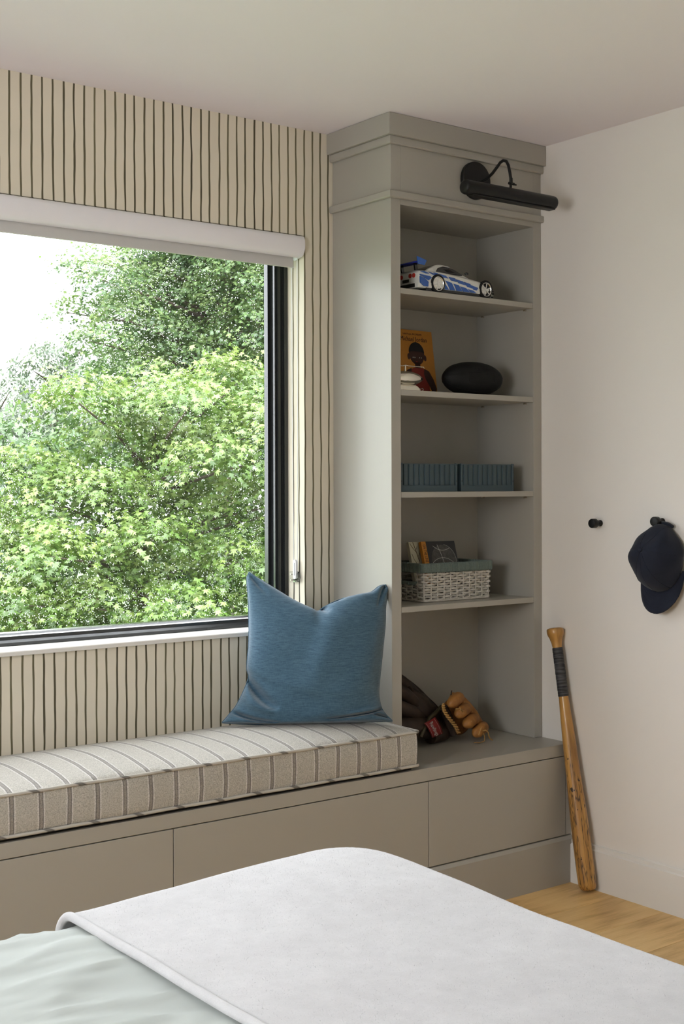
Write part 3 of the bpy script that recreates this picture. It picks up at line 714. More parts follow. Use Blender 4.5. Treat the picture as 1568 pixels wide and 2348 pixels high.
def drape(x0, x1, y0, y1, off, X1, Y1, mat, name, parent, nx, ny, hang=.30, seed=0., fold=0., thick=.008, rr=.055, ywob=0.):
    """grid that follows the bed top and bends down over x=X1 and y=Y1 by arc length"""
    rows = []
    for i in range(nx+1):
        sx = x0 + (x1-x0)*i/nx; row = []
        for j in range(ny+1):
            sy = y0 + (y1-y0)*j/ny
            Y1w = Y1 + ywob*mn.noise((sx*3.5, 1.3, seed)); RP = .15
            qx, qy = max(0, sx-(X1-RP)), max(0, sy-(Y1w-RP)); q = math.hypot(qx, qy); bx, by, dz = sx, sy, 0.
            if q > RP-rr:
                a_ = (q-(RP-rr))/rr
                if a_ < PI/2: rad = RP-rr+rr*math.sin(a_); dz = -rr*(1-math.cos(a_))
                else: rad = RP + .004*math.sin(sx*14+sy*11); dz = -rr-(q-RP+rr-rr*PI/2)
                bx, by = sx-qx+qx/q*rad, sy-qy+qy/q*rad
            z = bed_surf(bx, by, off, seed, fold)
            row.append((bx, by, max(z+dz, .2)))
        rows.append(row)
    return rows
def sheet(rows, thick, mat, name, parent):
    g = G(); g.grid(rows); o = obj(name, g, mat, parent, smooth=180)
    s = o.modifiers.new('thick', 'SOLIDIFY'); s.thickness = thick; s.offset = -1
    return o
dv = empty('duvet', (.3, 1.28, .57), 'pale sage cotton duvet rumpled at the head side of the white blanket', 'duvet')
rows = drape(-.45, 1.80, .40, 2.34, .0, 1.605, 2.080, M_duvet, 'duvet_cover', dv, 190, 170, seed=4., fold=1.0, rr=.05, ywob=.02)
o = sheet(rows, .02, M_duvet, 'duvet_cover', dv)
bk_ = empty('wool_blanket', (1.3, 1.28, .62), 'thick white brushed wool blanket spread across the foot of the bed', 'blanket')
brow = drape(.962, 2.02, .34, 2.40, .014, 1.632, 2.100, M_wool, 'blanket', bk_, 120, 220, seed=4., fold=0, rr=.055, ywob=.012)
# rolled hem on the side facing the duvet
o = sheet(brow, .009, M_wool, 'blanket_body', bk_)
hem = G(); hp = [Vector(p) for p in brow[0]]
hem.tube([p + Vector((.006, 0, -.0045)) for p in hp], .0080, 10); obj('rolled_hem', hem, M_wool, bk_, smooth=80)
def fuzz():
    R_ = np.array([[tuple(p) for p in r] for r in brow]); nx, ny = R_.shape[:2]; N = 70000
    i = rng.uniform(0, nx-1.001, N); j = rng.uniform(0, ny-1.001, N); a = i.astype(int); b = j.astype(int); f = (i-a)[:, None]; g_ = (j-b)[:, None]
    P = R_[a, b]*(1-f)*(1-g_)+R_[a+1, b]*f*(1-g_)+R_[a, b+1]*(1-f)*g_+R_[a+1, b+1]*f*g_
    du = R_[a+1, b]-R_[a, b]; dw = R_[a, b+1]-R_[a, b]; Nn = np.cross(du, dw); Nn /= np.linalg.norm(Nn, axis=1)[:, None]+1e-9
    ok = P[:, 2] > .45; P, Nn = P[ok], Nn[ok]; N = len(P)
    d = Nn*.6 + rng.normal(0, .65, (N, 3)); d /= np.linalg.norm(d, axis=1)[:, None]; L = rng.uniform(.0015, .0042, N)[:, None]
    sd = np.cross(d, rng.normal(0, 1, (N, 3))); sd /= np.linalg.norm(sd, axis=1)[:, None]+1e-9; sd *= .00016
    V = np.empty((N*3, 3)); V[0::3] = P-sd; V[1::3] = P+sd; V[2::3] = P+d*L
    fast_mesh('wool_fuzz', V, np.arange(N*3).reshape(N, 3), M_wool, bk_)
def fast_mesh(name, V, F, mat, parent, tint=None, kind='stuff'):
    me = bpy.data.meshes.new(name); off = Vector((0, 0, 0)); p = parent
    while p is not None: off += p.location; p = p.parent
    V = V - np.array(off); n = len(F); k = F.shape[1]
    me.vertices.add(len(V)); me.vertices.foreach_set('co', V.astype(np.float32).ravel())
    me.loops.add(n*k); me.loops.foreach_set('vertex_index', F.astype(np.int32).ravel())
    me.polygons.add(n); me.polygons.foreach_set('loop_start', np.arange(0, n*k, k, dtype=np.int32))
    me.update(calc_edges=True)
    if tint is not None:
        at = me.color_attributes.new('tint', 'FLOAT_COLOR', 'POINT'); at.data.foreach_set('color', tint.astype(np.float32).ravel())
    me.materials.append(mat); o = bpy.data.objects.new(name, me); C.objects.link(o); o.parent = parent
    if kind: o['kind'] = kind
    return o
fuzz()
# ================================================================ THINGS ON THE SHELVES
def plate(poly, y, t=.0006):
    return G().prism(poly, 'y', y-t, y)
# ---------------------------------------------------------------- toy car, nose towards the right wall
def make_car():
    cx, cyy, z0 = 2.876, 3.2175, 1.9642
    c = empty('toy_car', (cx, cyy, z0), 'white toy sports car with blue slashes and a tall rear wing', 'toy car')
    belt = ([-.171, -.165, -.11, -.05, .03, .09, .13, .155, .170], [.058, .0655, .0695, .067, .0605, .054, .047, .037, .026])
    wid = ([-.171, -.160, -.11, .10, .15, .170], [.061, .0655, .0675, .0675, .063, .052])
    rings = []
    for x in np.linspace(-.171, .170, 42):
        w = interp(x, *wid); h = interp(x, *belt)
        half = [(w*.93, .011), (w, .016), (w+.0015, .030), (w, h-.018), (w*.975, h-.006), (w*.90, h), (w*.5, h+.004)]
        rings.append([(cx+x, cyy-a, z0+b) for a, b in half] + [(cx+x, cyy, z0+h+.0045)] + [(cx+x, cyy+a, z0+b) for a, b in half[::-1]])
    obj('body', G().loft(rings), M_carw, c, smooth=45)
    gh = [(-.135, .0, .066, .055), (-.112, .012, .068, .053), (-.072, .030, .067, .050), (-.045, .0345, .066, .049), (-.012, .034, .064, .049), (.012, .026, .061, .051), (.040, .011, .059, .054), (.062, .0, .057, .055)]
    def ghr(x, hh, zb, wb, k=1., gx=0):
        wt = wb*(1-.0075/.0345*hh/.035*.9) - hh*.22
        return [(cx+x, cyy-wb*k, z0+zb-.006), (cx+x, cyy-wt*k, z0+zb+hh*.86), (cx+x, cyy-wt*.86, z0+zb+hh), (cx+x, cyy+wt*.86, z0+zb+hh), (cx+x, cyy+wt*k, z0+zb+hh*.86), (cx+x, cyy+wb*k, z0+zb-.006)]
    xs_ = np.linspace(-.135, .062, 30); G_ = np.array(gh)
    R_ = [ghr(x, *[float(np.interp(x, G_[:, 0], G_[:, k])) for k in (1, 2, 3)]) for x in xs_]
    obj('roof', G().loft(R_), M_carw, c, smooth=40)
    # side glass, rear glass, windscreen follow the cabin surface
    def sidepoly(s):
        P = [(-.082, .073), (-.066, .087), (-.040, .0945), (-.012, .0935), (.010, .0855), (.034, .0715), (.030, .0675), (-.030, .0695), (-.078, .0705)]
        g = G(); n = len(P); out = []
        for k in (0, .0012):
            for (x, z) in P:
                hh, zb, wb = [float(np.interp(x, G_[:, 0], G_[:, q])) for q in (1, 2, 3)]; wt = wb*(1-.0075/.0345*hh/.035*.9) - hh*.22
                f = (z-(zb-.006))/(hh*.86+.006); out.append((cx+x, cyy+s*(wb+(wt-wb)*min(f, 1.05)+k), z0+z))
        g.add(out, [tuple(range(n)), tuple(range(n, 2*n))[::-1]] + [(i, (i+1) % n, n+(i+1) % n, n+i) for i in range(n)]); return g
    for s in (-1, 1): obj('side_window', sidepoly(s), M_glassdark, c)
    def band(xa, xb, kk):
        g = G(); rows = []
        for x in np.linspace(xa, xb, 8):
            hh, zb, wb = [float(np.interp(x, G_[:, 0], G_[:, q])) for q in (1, 2, 3)]; wt = wb*(1-.0075/.0345*hh/.035*.9) - hh*.22
            rows.append([(cx+x, cyy+yy*wt*.84, z0+zb+hh+.0008) for yy in (-1, -.5, 0, .5, 1)])
        g.grid(rows); return g
    o = obj('rear_window', band(-.128, -.060, 0), M_glassdark, c); sm = o.modifiers.new('t', 'SOLIDIFY'); sm.thickness = .001
    o = obj('windscreen', band(.004, .056, 0), M_glassdark, c); sm = o.modifiers.new('t', 'SOLIDIFY'); sm.thickness = .001
    for s in (-1, 1):
        obj('mirror', G().ell((cx+.036, cyy+s*.0655, z0+.073), .008, .006, .005, n=12, m=8), M_glassdark, c, smooth=60)
    # blue slashes, measured in x and height on the near side
    D = [[(2.7062,2.017),(2.7493,2.0142),(2.757,2.0102),(2.743,1.9996),(2.7246,2.0095),(2.7077,2.0136)], [(2.7068,2.0105),(2.7246,2.0071),(2.743,1.9949),(2.7414,1.9796),(2.7229,1.9802),(2.7076,1.9904)],
      [(2.7072,2.0265),(2.7247,2.0285),(2.7462,2.0224),(2.7339,2.0213)], [(2.7431,2.0279),(2.7617,2.0249),(2.796,2.0163),(2.7804,2.0183),(2.7617,2.0201)], [(2.7648,2.0276),(2.7804,2.0267),(2.7945,2.0197),(2.7804,2.0195)],
      [(2.7882,2.0250),(2.8165,2.022),(2.8291,2.0136),(2.8023,2.0158)], [(2.8307,2.0197),(2.8578,2.0171),(2.8673,2.0054),(2.8402,2.0087)], [(2.8625,2.0144),(2.893,2.0102),(2.9059,1.9982),(2.8737,2.0024)],
      [(2.8979,2.0094),(2.9254,2.0048),(2.9368,1.9903),(2.9108,1.9939)], [(2.9287,2.0015),(2.9614,1.9949),(2.9548,1.9859),(2.94,1.987)], [(2.8149,2.0063),(2.8434,2.0007),(2.8592,1.977),(2.8369,1.977)],
      [(2.8497,1.999),(2.8737,1.9964),(2.8913,1.977),(2.8656,1.977)], [(2.8785,1.9933),(2.9059,1.9898),(2.9253,1.977),(2.8961,1.977)], [(2.914,1.987),(2.9384,1.9844),(2.9531,1.977),(2.9302,1.977)], [(2.8133,1.9968),(2.8211,1.988),(2.8305,1.977),(2.8132,1.977)]]
    for s in (-1, 1):
        for d in D: obj('blue_slash', G().prism(d, 'y', cyy+s*.0660, cyy+s*.0695) , M_carb, c)
    # wheels
    for wx, side in ((-.0925, -1), (-.0925, 1), (.1205, -1), (.1205, 1)):
        M_ = Matrix.Translation((cx+wx, cyy+side*.0475, z0+.0285)) @ Matrix.Rotation(PI/2*(1 if side < 0 else -1), 4, 'X')
        w = obj('wheel', G().lathe([(.020, 0), (.027, .001), (.0285, .004), (.0285, .0215), (.0275, .0235), (.0232, .0242), (.0232, .018), (.001, .017)], 36, M_), M_tire, c, smooth=40)
        gr = G().lathe([(.0205, .0155), (.0205, .0225), (.0218, .0244), (.0230, .0244), (.0230, .0155)], 36, M_)
        for k in range(6):
            a = k*PI/3 + .3; d = Vector((math.cos(a), math.sin(a), 0)); pz = Vector((0, 0, 1)); q = Vector((-d.y, d.x, 0))
            P = [d*.003+q*.0016, d*.0212+q*.0026, d*.0212-q*.0026, d*.003-q*.0016]
            gr.add([M_ @ (p+pz*.018) for p in P] + [M_ @ (p+pz*.0215) for p in P], [(3, 2, 1, 0), (4, 5, 6, 7), (0, 1, 5, 4), (1, 2, 6, 5), (2, 3, 7, 6), (3, 0, 4, 7)])
        gr.lathe([(.001, .0222), (.0042, .0222), (.0042, .017)], 14, M_)
        obj('rim', gr, M_chrome, w)
        # black wheel-arch edge
        ga = G(); n = 20; R1, R2 = .0295, .0312
        yy = cyy+side*.0688
        pts1 = [(cx+wx+R1*math.cos(PI*i/n), yy, z0+.0285+R1*math.sin(PI*i/n)) for i in range(n+1)]
        obj('wheel_arch', ga.tube(pts1, .0016, 6), M_glassdark, c, smooth=60)
    obj('side_skirt', G().box(cx-.14, cx+.15, cyy-.064, cyy+.064, z0+.004, z0+.0125), M_glassdark, c)
    # rear wing
    wg = obj('rear_wing', G().prism([(cx-.178, z0+.094), (cx-.160, z0+.101), (cx-.142, z0+.095), (cx-.142, z0+.0925), (cx-.160, z0+.097), (cx-.178, z0+.090)], 'y', cyy-.066, cyy+.066), M_carn, c, bevel=.0006)
    for s in (-1, 1):
        y_ = cyy+s*.0665
        obj('end_plate', G().prism([(cx-.181, z0+.1096), (cx-.139, z0+.1000), (cx-.1485, z0+.0834), (cx-.177, z0+.0862)], 'y', y_-.001, y_+.001), M_carb, wg)
        obj('wing_strut', G().prism([(cx-.166, z0+.095), (cx-.156, z0+.095), (cx-.148, z0+.062), (cx-.160, z0+.062)], 'y', cyy+s*.034-.003, cyy+s*.034+.003), M_glassdark, wg)
    for s in (-1, 1):
        for k in (.040, .022): obj('tail_light', G().lathe([(.0075, -.001), (.0075, .0015), (.005, .002), (.001, .002)], 18, fr((cx-.171, cyy+s*k, z0+.052), (0, 1, 0), (0, 0, -1) if False else (0, 0, 1), Vector((-1, 0, 0)))), M_red, c, smooth=40)
    obj('rear_bumper', G().box(cx-.1735, cx-.170, cyy-.045, cyy+.045, z0+.014, z0+.026), M_glassdark, c, bevel=.001)
    obj('number_plate_recess', G().box(cx-.1725, cx-.170, cyy-.016, cyy+.016, z0+.032, z0+.042), M_dark, c).name = 'plate_recess'
    gn = G().box(cx+.160, cx+.1735, cyy-.058, cyy-.050, z0+.014, z0+.030); gn.box(cx+.160, cx+.1735, cyy+.050, cyy+.058, z0+.014, z0+.030)
    obj('front_vent', G().box(cx+.155, cx+.1665, cyy-.060, cyy-.0525, z0+.016, z0+.022), M_dark, c)
    obj('front_vent', G().box(cx+.153, cx+.1655, cyy-.0605, cyy-.053, z0+.024, z0+.029), M_dark, c)
make_car()

# ---------------------------------------------------------------- orange picture book
def rect(x0, x1, z0, z1): return [(x0, z0), (x1, z0), (x1, z1), (x0, z1)]
def ellp(cx, cz, rx, rz, n=24, a0=0, a1=2*PI): return [(cx+rx*math.cos(a0+(a1-a0)*i/n), cz+rz*math.sin(a0+(a1-a0)*i/n)) for i in range(n)]
def book(name, W, H, T, mcover, spine=None):
    """local: x across the cover, y depth (front cover at y=0), z up; returns root"""
    b = empty(name, (0, 0, 0)); ct_ = .0016
    g = G().box(0, W, 0, ct_, 0, H); g.box(0, W, T-ct_, T, 0, H); g.box(0, ct_, 0, T, 0, H)
    obj('cover', g, mcover, b, bevel=.0004, seg=1)
    obj('pages', G().box(ct_, W-.003, ct_, T-ct_, .003, H-.003), M_page, b)
    return b
b1 = book('picture_book', .205, .233, .009, M_orange)
tag(b1, 'orange picture book with a drawn boy in a red jersey leaning on the shelf back', 'book')
b1.matrix_world = Matrix.Translation((2.7625, 3.3590, 1.6445)) @ Matrix.Rotation(math.radians(.5), 4, 'Y') @ Matrix.Rotation(math.radians(-9), 4, 'X')
def cov(poly, mat, name, lay=1, parent=b1): return obj(name, G().prism(poly, 'y', -.00035*lay, 0), mat, parent, local=True)
W_, H_ = .205, .233
hx, hz = W_-.078, H_-.083
cov(ellp(hx, hz, .0345, .040), M_skin, 'drawn_head')
cov([(hx-.0345, hz+.004)] + [(hx+.0345*math.cos(a), hz+.004+.0365*math.sin(a)) for a in [PI-PI*i/16 for i in range(1, 16)]] + [(hx+.0345, hz+.004), (hx+.02, hz+.008), (hx-.02, hz+.008)], M_hair, 'drawn_hair', 2)
cov(ellp(hx-.0365, hz-.012, .006, .011), M_skin, 'drawn_ear'); cov(ellp(hx+.0365, hz-.014, .006, .011), M_skin, 'drawn_ear')
cov(rect(hx-.012, hx+.012, .09, hz-.03), M_skin, 'drawn_neck')
cov([(hx-.052, .0), (hx-.052, .05), (hx-.040, .088), (hx-.018, .100), (hx+.020, .100), (hx+.042, .088), (hx+.046, .0)], M_jersey, 'drawn_jersey', 2)
cov([(hx+.028, .098), (hx+.048, .090), (hx+.066, .060), (hx+.076, .030), (hx+.070, .012), (hx+.056, .014), (hx+.046, .036), (hx+.030, .060), (hx+.024, .080)], M_skin, 'drawn_arm', 3)
cov([(hx-.030, .098), (hx-.050, .090), (hx-.066, .060), (hx-.074, .030), (hx-.066, .014), (hx-.054, .016), (hx-.046, .036), (hx-.034, .060)], M_skin, 'drawn_arm', 3)
for ex, m_ in ((-.018, M_white), (-.010, M_white), (.011, M_white), (.019, M_white)): cov(ellp(hx+ex, hz-.014, .0016, .0018, 10), m_, 'drawn_eye', 3)
cov(ellp(hx-.003, hz-.027, .005, .003, 12, PI, 2*PI), M_jersey, 'drawn_mouth', 3)
MB_ = lambda x, z, y=-.0004: Matrix.Translation((x, y, z)) @ Matrix.Rotation(PI/2, 4, 'X')
text('cover_title', 'Michael Jordan', .0235, MB_(W_-.146, H_-.040), M_hair, b1, sx=.86)
text('cover_series_line', 'Little People, BIG DREAMS', .0088, MB_(W_-.132, H_-.0175), M_hair, b1, sx=.86)
text('jersey_number', '23', .024, MB_(hx-.010, .012, -.0014), M_white, b1, sx=1.1)

# ---------------------------------------------------------------- silver trophy
tr = empty('football_trophy', (2.69, 3.2, 1.641), 'small silver football trophy in front of the orange picture book', 'trophy')
rg = []
for i in range(25):
    t = -1+2*i/24; x = 2.688+.073*t; r = .0235*(max(0, 1-abs(t)**2.1))**.72+.0004
    rg.append([(x, 3.2+r*math.cos(a), 1.6845+r*math.sin(a)) for a in [2*PI*k/20 for k in range(20)]])
obj('ball', G().loft(rg), M_steel, tr, smooth=60)
obj('base', G().loft([[(2.690+s*a, 3.2+q*b, z) for s, q in ((-1, -1), (1, -1), (1, 1), (-1, 1))] for a, b, z in ((.052, .022, 1.6412), (.050, .022, 1.645), (.046, .019, 1.6455), (.038, .015, 1.658), (.030, .011, 1.6635))]), M_steel, tr, bevel=.0008)
obj('upright', G().box(2.6845, 2.6895, 3.199, 3.202, 1.704, 1.7255), M_steel, tr, bevel=.0006)
obj('crossbar', G().tube([(2.630, 3.2, 1.7235), (2.676, 3.2, 1.7238), (2.687, 3.2, 1.7272), (2.700, 3.2, 1.7250), (2.764, 3.2, 1.7246), (2.767, 3.2, 1.7205)], .0014, 8), M_steel, tr, smooth=60)

# ---------------------------------------------------------------- football
fb = empty('leather_football', (3.010, 3.232, 1.641), 'black leather football with faint lacing on the second shelf', 'ball')
rg = []
for i in range(41):
    t = -1+2*i/40; r = .0580*(max(0, 1-abs(t)**2.15))**.52+.0004
    rg.append([Vector((.122*t, r*math.cos(a)*(1.0), r*math.sin(a))) for a in [2*PI*k/36 for k in range(36)]])
Mf = Matrix.Translation((3.012, 3.232, 1.6994)) @ Matrix.Rotation(math.radians(-6), 4, 'Z')
obj('ball_panels', G().loft([[Mf @ p for p in r] for r in rg]), M_ball, fb, smooth=60)
gsm = G()
def fbp(t, a, k=1.004):
    r = .0580*(max(0, 1-abs(t)**2.15))**.52+.0004; return Mf @ Vector((.122*t, r*math.cos(a)*k, r*math.sin(a)*k))
for a in (math.radians(-128), math.radians(165), math.radians(75), math.radians(-30)): gsm.tube([fbp(t, a) for t in np.linspace(-.94, .94, 26)], .0009, 6)
pa, pb = math.radians(-196), math.radians(-168)
obj('seam', gsm, M_ball, fb, smooth=60)
gl_ = G(); A0, A1 = math.radians(160), math.radians(193)
loop = [fbp(t, A0, 1.006) for t in np.linspace(-.42, .42, 10)] + [fbp(.42, a, 1.006) for a in np.linspace(A0, A1, 6)] + [fbp(t, A1, 1.006) for t in np.linspace(.42, -.42, 10)] + [fbp(-.42, a, 1.006) for a in np.linspace(A1, A0, 6)]
obj('valve_panel_edge', G().tube(loop, .001, 6), M_ball, fb, smooth=60).name = 'laced_panel'
for t in np.linspace(-.2, .3, 9): gl_.tube([fbp(t, math.radians(q), 1.012) for q in (146, 150, 154)], .0014, 6)
obj('lacing', gl_, M_ball, fb, smooth=60)

# ---------------------------------------------------------------- slate blue crates
def make_crate():
    W, Dp, H = .2437, .175, .0930
    c = empty('storage_crate', (0, 0, 0)); t = .003
    g = G().box(0, W, 0.002, t+.002, 0, H-.004).box(0, W, Dp-t, Dp, 0, H-.004).box(0, t, t, Dp-t, 0, H-.004).box(W-t, W, t, Dp-t, 0, H-.004).box(t, W-t, t, Dp-t, 0, t)
    obj('box', g, M_crate, c, local=True)
    obj('lower_band', G().prism([(0, 0), (W, 0), (W, .0205), (.150, .0205), (.147, .0195), (.118, .0195), (.115, .0215), (.062, .0215), (.059, .0195), (.0, .0205)], 'y', -.0005, .0025), M_crate, c, local=True, bevel=.0005)
    for k in range(10):
        x = .0125 + k*.0222
        obj('rib', G().prism([(x, .002), (x+.0012, -.0018), (x+.0165, -.0010), (x+.0185, .002)], 'z', .0215, H-.005), M_crate, c, local=True)
    for x in (0, W-.0085):
        po = obj('corner_post', G().box(x, x+.0085, -.0012, .004, .0, H), M_crate, c, local=True, bevel=.0006)
        for z in (.0345, .0885): obj('bolt_hole', G().lathe([(.001, 0), (.0017, 0), (.0017, .0006), (.001, .0006)], 10, fr((x+.0043, -.0010, z), (1, 0, 0), (0, 0, 1))), M_dark, po, local=True)
    obj('top_rim', G().box(-.0005, W+.0005, -.0018, .006, H-.005, H-.002).box(-.0005, W+.0005, Dp-.004, Dp+.0008, H-.005, H-.002).box(-.0005, .004, .006, Dp-.004, H-.005, H-.002).box(W-.004, W+.0005, .006, Dp-.004, H-.005, H-.002), M_crate, c, local=True)
    return c
def copy_tree(o, parent=None):
    c = o.copy(); C.objects.link(c); c.parent = parent
    for ch in list(o.children): copy_tree(ch, c)
    return c
cr = make_crate(); cr2 = copy_tree(cr)
cr.location = (2.633, 3.162, 1.3172); cr2.location = (2.8925, 3.162, 1.3172)
tag(cr, 'slate blue ribbed plastic crate next to the left side of the bookcase', 'crate', 'ribbed crates on the third shelf')
tag(cr2, 'slate blue ribbed plastic crate nearer the right wall', 'crate', 'ribbed crates on the third shelf')

# ---------------------------------------------------------------- basket
def make_basket():
    X0, X1, Y0, Y1, Z0 = 2.779, 3.075, 3.217, 3.398, .9518
    bt = empty('wicker_basket', (2.927, 3.307, Z0), 'whitewashed wicker basket with a green yarn rim on the fourth shelf', 'basket')
    r = .011; flare = .0
    def per(z, off=0.):
        pts = []; e = (z-Z0)*.03
        x0, x1, y0, y1 = X0-e-off, X1+e+off, Y0-e-off, Y1+e*.5+off
        for cx_, cy_, a0_ in ((x1-r, y0+r, -90), (x1-r, y1-r, 0), (x0+r, y1-r, 90), (x0+r, y0+r, 180)):
            for k in range(7):
                a = math.radians(a0_+k*15); pts.append((cx_+r*math.cos(a), cy_+r*math.sin(a)))
        return pts
    def walk(z, step):
        P = per(z); P.append(P[0]); P = np.array(P); seg = np.hypot(*np.diff(P, axis=0).T); s = np.concatenate([[0], np.cumsum(seg)]); n = int(round(s[-1]/step)); n += n % 2 == 0
        q = np.linspace(0, s[-1], n*4+1)[:-1]; X = np.interp(q, s, P[:, 0]); Y = np.interp(q, s, P[:, 1])
        X2 = np.interp((q+.0005) % s[-1], s, P[:, 0]); Y2 = np.interp((q+.0005) % s[-1], s, P[:, 1]); dx, dy = X2-X, Y2-Y; L = np.hypot(dx, dy)+1e-9
        return X, Y, dy/L, -dx/L, n
    def hole(x, y, z): return z > Z0+.058 and (x < X0+.004 or x > X1-.004) and Y0+.034 < y < Y1-.030
    rows = 11; pitch = .0084; g = G(); gd = G(); stakes = None
    for k in range(rows):
        z = Z0+.006+k*pitch; X, Y, NX, NY, n = walk(z, .030); run = []
        for i in list(range(len(X)))+[0]:
            ph = math.cos(PI*(i/4.) + (k % 2)*PI); o_ = .0046*ph; w = .0012*math.sin(i*1.7+k*2.3)
            for_pt = (X[i]+NX[i]*o_, Y[i]+NY[i]*o_, z+w*.6)
            if hole(X[i], Y[i], z):
                if len(run) > 1: g.tube(run, .0020, 6); g.tube([(a, b, c+.0036) for a, b, c in run], .0018, 6)
                run = []; continue
            run.append(for_pt)
        if len(run) > 1: g.tube(run, .0020, 6); g.tube([(a, b, c+.0036) for a, b, c in run], .0018, 6)
    w = obj('woven_strands', g, M_wick, bt, smooth=60); w['kind'] = 'stuff'
    X, Y, NX, NY, n = walk(Z0+.05, .030); gs = G()
    for i in range(0, len(X), 4):
        if hole(X[i], Y[i], Z0+.07): gs.tube([(X[i], Y[i], Z0+.001), (X[i], Y[i], Z0+.060)], .0022, 6); continue
        for dx in (-.0012, .0012): gs.tube([(X[i]-NY[i]*dx, Y[i]+NX[i]*dx, Z0+.001), (X[i]+NX[i]*.001, Y[i]+NY[i]*.001, Z0+.102)], .0020, 6)
    o = obj('stakes', gs, M_wick, bt, smooth=60); o['kind'] = 'stuff'
    # lining seen between the strands
    P = per(Z0+.05, -.006); gi = G(); gi.loft([[(x, y, Z0+.003) for x, y in P], [(x, y, Z0+.060) for x, y in P]], cap=False); gi.add([(x, y, Z0+.004) for x, y in P], [tuple(range(len(P)))])
    obj('lining', gi, M_lining, bt)
    # base coil
    P = per(Z0, .001); P.append(P[0]); obj('base_coil', G().tube([(x, y, Z0+.0035) for x, y in P], .0032, 8), M_wick, bt, smooth=60)
    # yarn wrapped rim: each turn of yarn is a ridge
    def wrap(z0, z1, th, pts, step=.0021, close=True):
        P = np.array(pts+[pts[0]] if close else pts); seg = np.hypot(*np.diff(P, axis=0).T); s = np.concatenate([[0], np.cumsum(seg)]); n = int(s[-1]/step); rings = []
        for i in range(n*2+1):
            q = s[-1]*i/(n*2); x, y = np.interp(q, s, P[:, 0]), np.interp(q, s, P[:, 1]); x2, y2 = np.interp(min(q+.0008, s[-1]), s, P[:, 0]), np.interp(min(q+.0008, s[-1]), s, P[:, 1])
            if q+.0008 > s[-1]: x2, y2 = x+(x-np.interp(q-.0008, s, P[:, 0])), y+(y-np.interp(q-.0008, s, P[:, 1]))
            d = Vector((x2-x, y2-y, 0)).normalized(); nn = Vector((d.y, -d.x, 0)); k_ = (0 if i % 2 else .0011)*rng.uniform(.5, 1.3); h = (z1-z0)/2+k_; zc = (z0+z1)/2; j = rng.uniform(-.0006, .0006)
            rings.append([(x+nn.x*(th/2+k_)*a, y+nn.y*(th/2+k_)*a, zc+h*b+j*a) for a, b in ((1, -.8), (1.05, 0), (1, .8), (.6, 1), (-.6, 1), (-1, .8), (-1, -.8), (-.6, -1), (.6, -1))])
        return G().loft(rings)
    o = obj('yarn_rim', wrap(Z0+.098, Z0+.1275, .011, per(Z0+.11, .002)), M_yarn, bt, smooth=70)
    for xx in (X0-.002, X1+.002):
        o = obj('yarn_handle_edge', wrap(Z0+.056, Z0+.066, .010, [(xx, Y0+.030), (xx, Y1-.026)], close=False), M_yarn, bt, smooth=70)
make_basket()
# books standing in the basket, leaning a little to the left
def Bmat(x, y, z, lean, tilt, yaw=0): return Matrix.Translation((x, y, z)) @ Matrix.Rotation(math.radians(yaw), 4, 'Z') @ Matrix.Rotation(math.radians(lean), 4, 'Y') @ Matrix.Rotation(math.radians(tilt), 4, 'X')
b2 = book('board_book', .150, .180, .012, M_blackcover)
tag(b2, 'black book with a chalk basketball cover and orange spine standing in the basket', 'book')
b2.matrix_world = Bmat(2.8225, 3.2335, .9765, 0.3, -16.5)
def cov2(g, mat, name, lay=1): return obj(name, g, mat, b2, local=True)
cov2(G().box(-.0006, .0195, -.0004, .0126, 0, .180), M_spine, 'spine_strip')
text('spine_title', 'ON THE LINE', .0165, Matrix.Translation((.0050, -.0006, .170)) @ Matrix.Rotation(PI/2, 4, 'X') @ Matrix.Rotation(-PI/2, 4, 'Z'), M_hair, b2, sx=.62)
bc = Vector((.086, 0, .112)); bR = .057
cov2(G().prism(ellp(bc.x+.002, bc.z, bR*.96, bR*.97, 40), 'y', -.0003, 0), simple('chalk_shaded_ball', (.075, .072, .068), .7, .3, var=.75, nscale=90), 'drawn_ball')
def arc(cx, cz, r, a0, a1, n=18): return [(cx+r*math.cos(math.radians(a0+(a1-a0)*i/n)), -.0006, cz+r*math.sin(math.radians(a0+(a1-a0)*i/n))) for i in range(n+1)]
gc_ = G(); gc_.tube(arc(bc.x, bc.z, bR, -60, 78), .00055, 4); gc_.tube([(bc.x-.018, -.0006, bc.z+.056), (bc.x-.006, -.0006, bc.z+.02), (bc.x+.002, -.0006, bc.z-.02), (bc.x+.004, -.0006, bc.z-.057)], .0009, 4)
gc_.tube(arc(bc.x+.004, bc.z+.098, .062, 228, 300), .0009, 4); gc_.tube(arc(bc.x-.004, bc.z-.062, .072, 42, 138), .0009, 4); gc_.tube(arc(bc.x+.002, bc.z-.072, .036, 10, 170), .0009, 4)
cov2(gc_, M_greyp, 'drawn_ball_lines')
b3 = book('branch_book', .135, .180, .013, M_cream)
tag(b3, 'cream book with brown branches printed on it standing in the basket', 'book')
b3.matrix_world = Bmat(2.7865, 3.2600, .9740, 0.3, -15.0)
gb_ = G(); br = lambda P, r: gb_.tube([(x, -.0005, z) for x, z in P], r, 4)
br([(.030, .06), (.034, .11), (.026, .15), (.018, .179)], .0013); br([(.034, .11), (.044, .15), (.046, .179)], .0009); br([(.026, .145), (.010, .165), (.004, .176)], .0009); br([(.032, .13), (.05, .152), (.060, .160)], .0007)
br([(.032, .09), (.012, .12), (.006, .14)], .0008); br([(.044, .15), (.055, .170), (.062, .179)], .0007); br([(.046, .105), (.052, .120), (.050, .135)], .0006); br([(.026, .15), (.034, .165)], .0006)
obj('printed_branches', gb_, M_branch, b3, local=True)
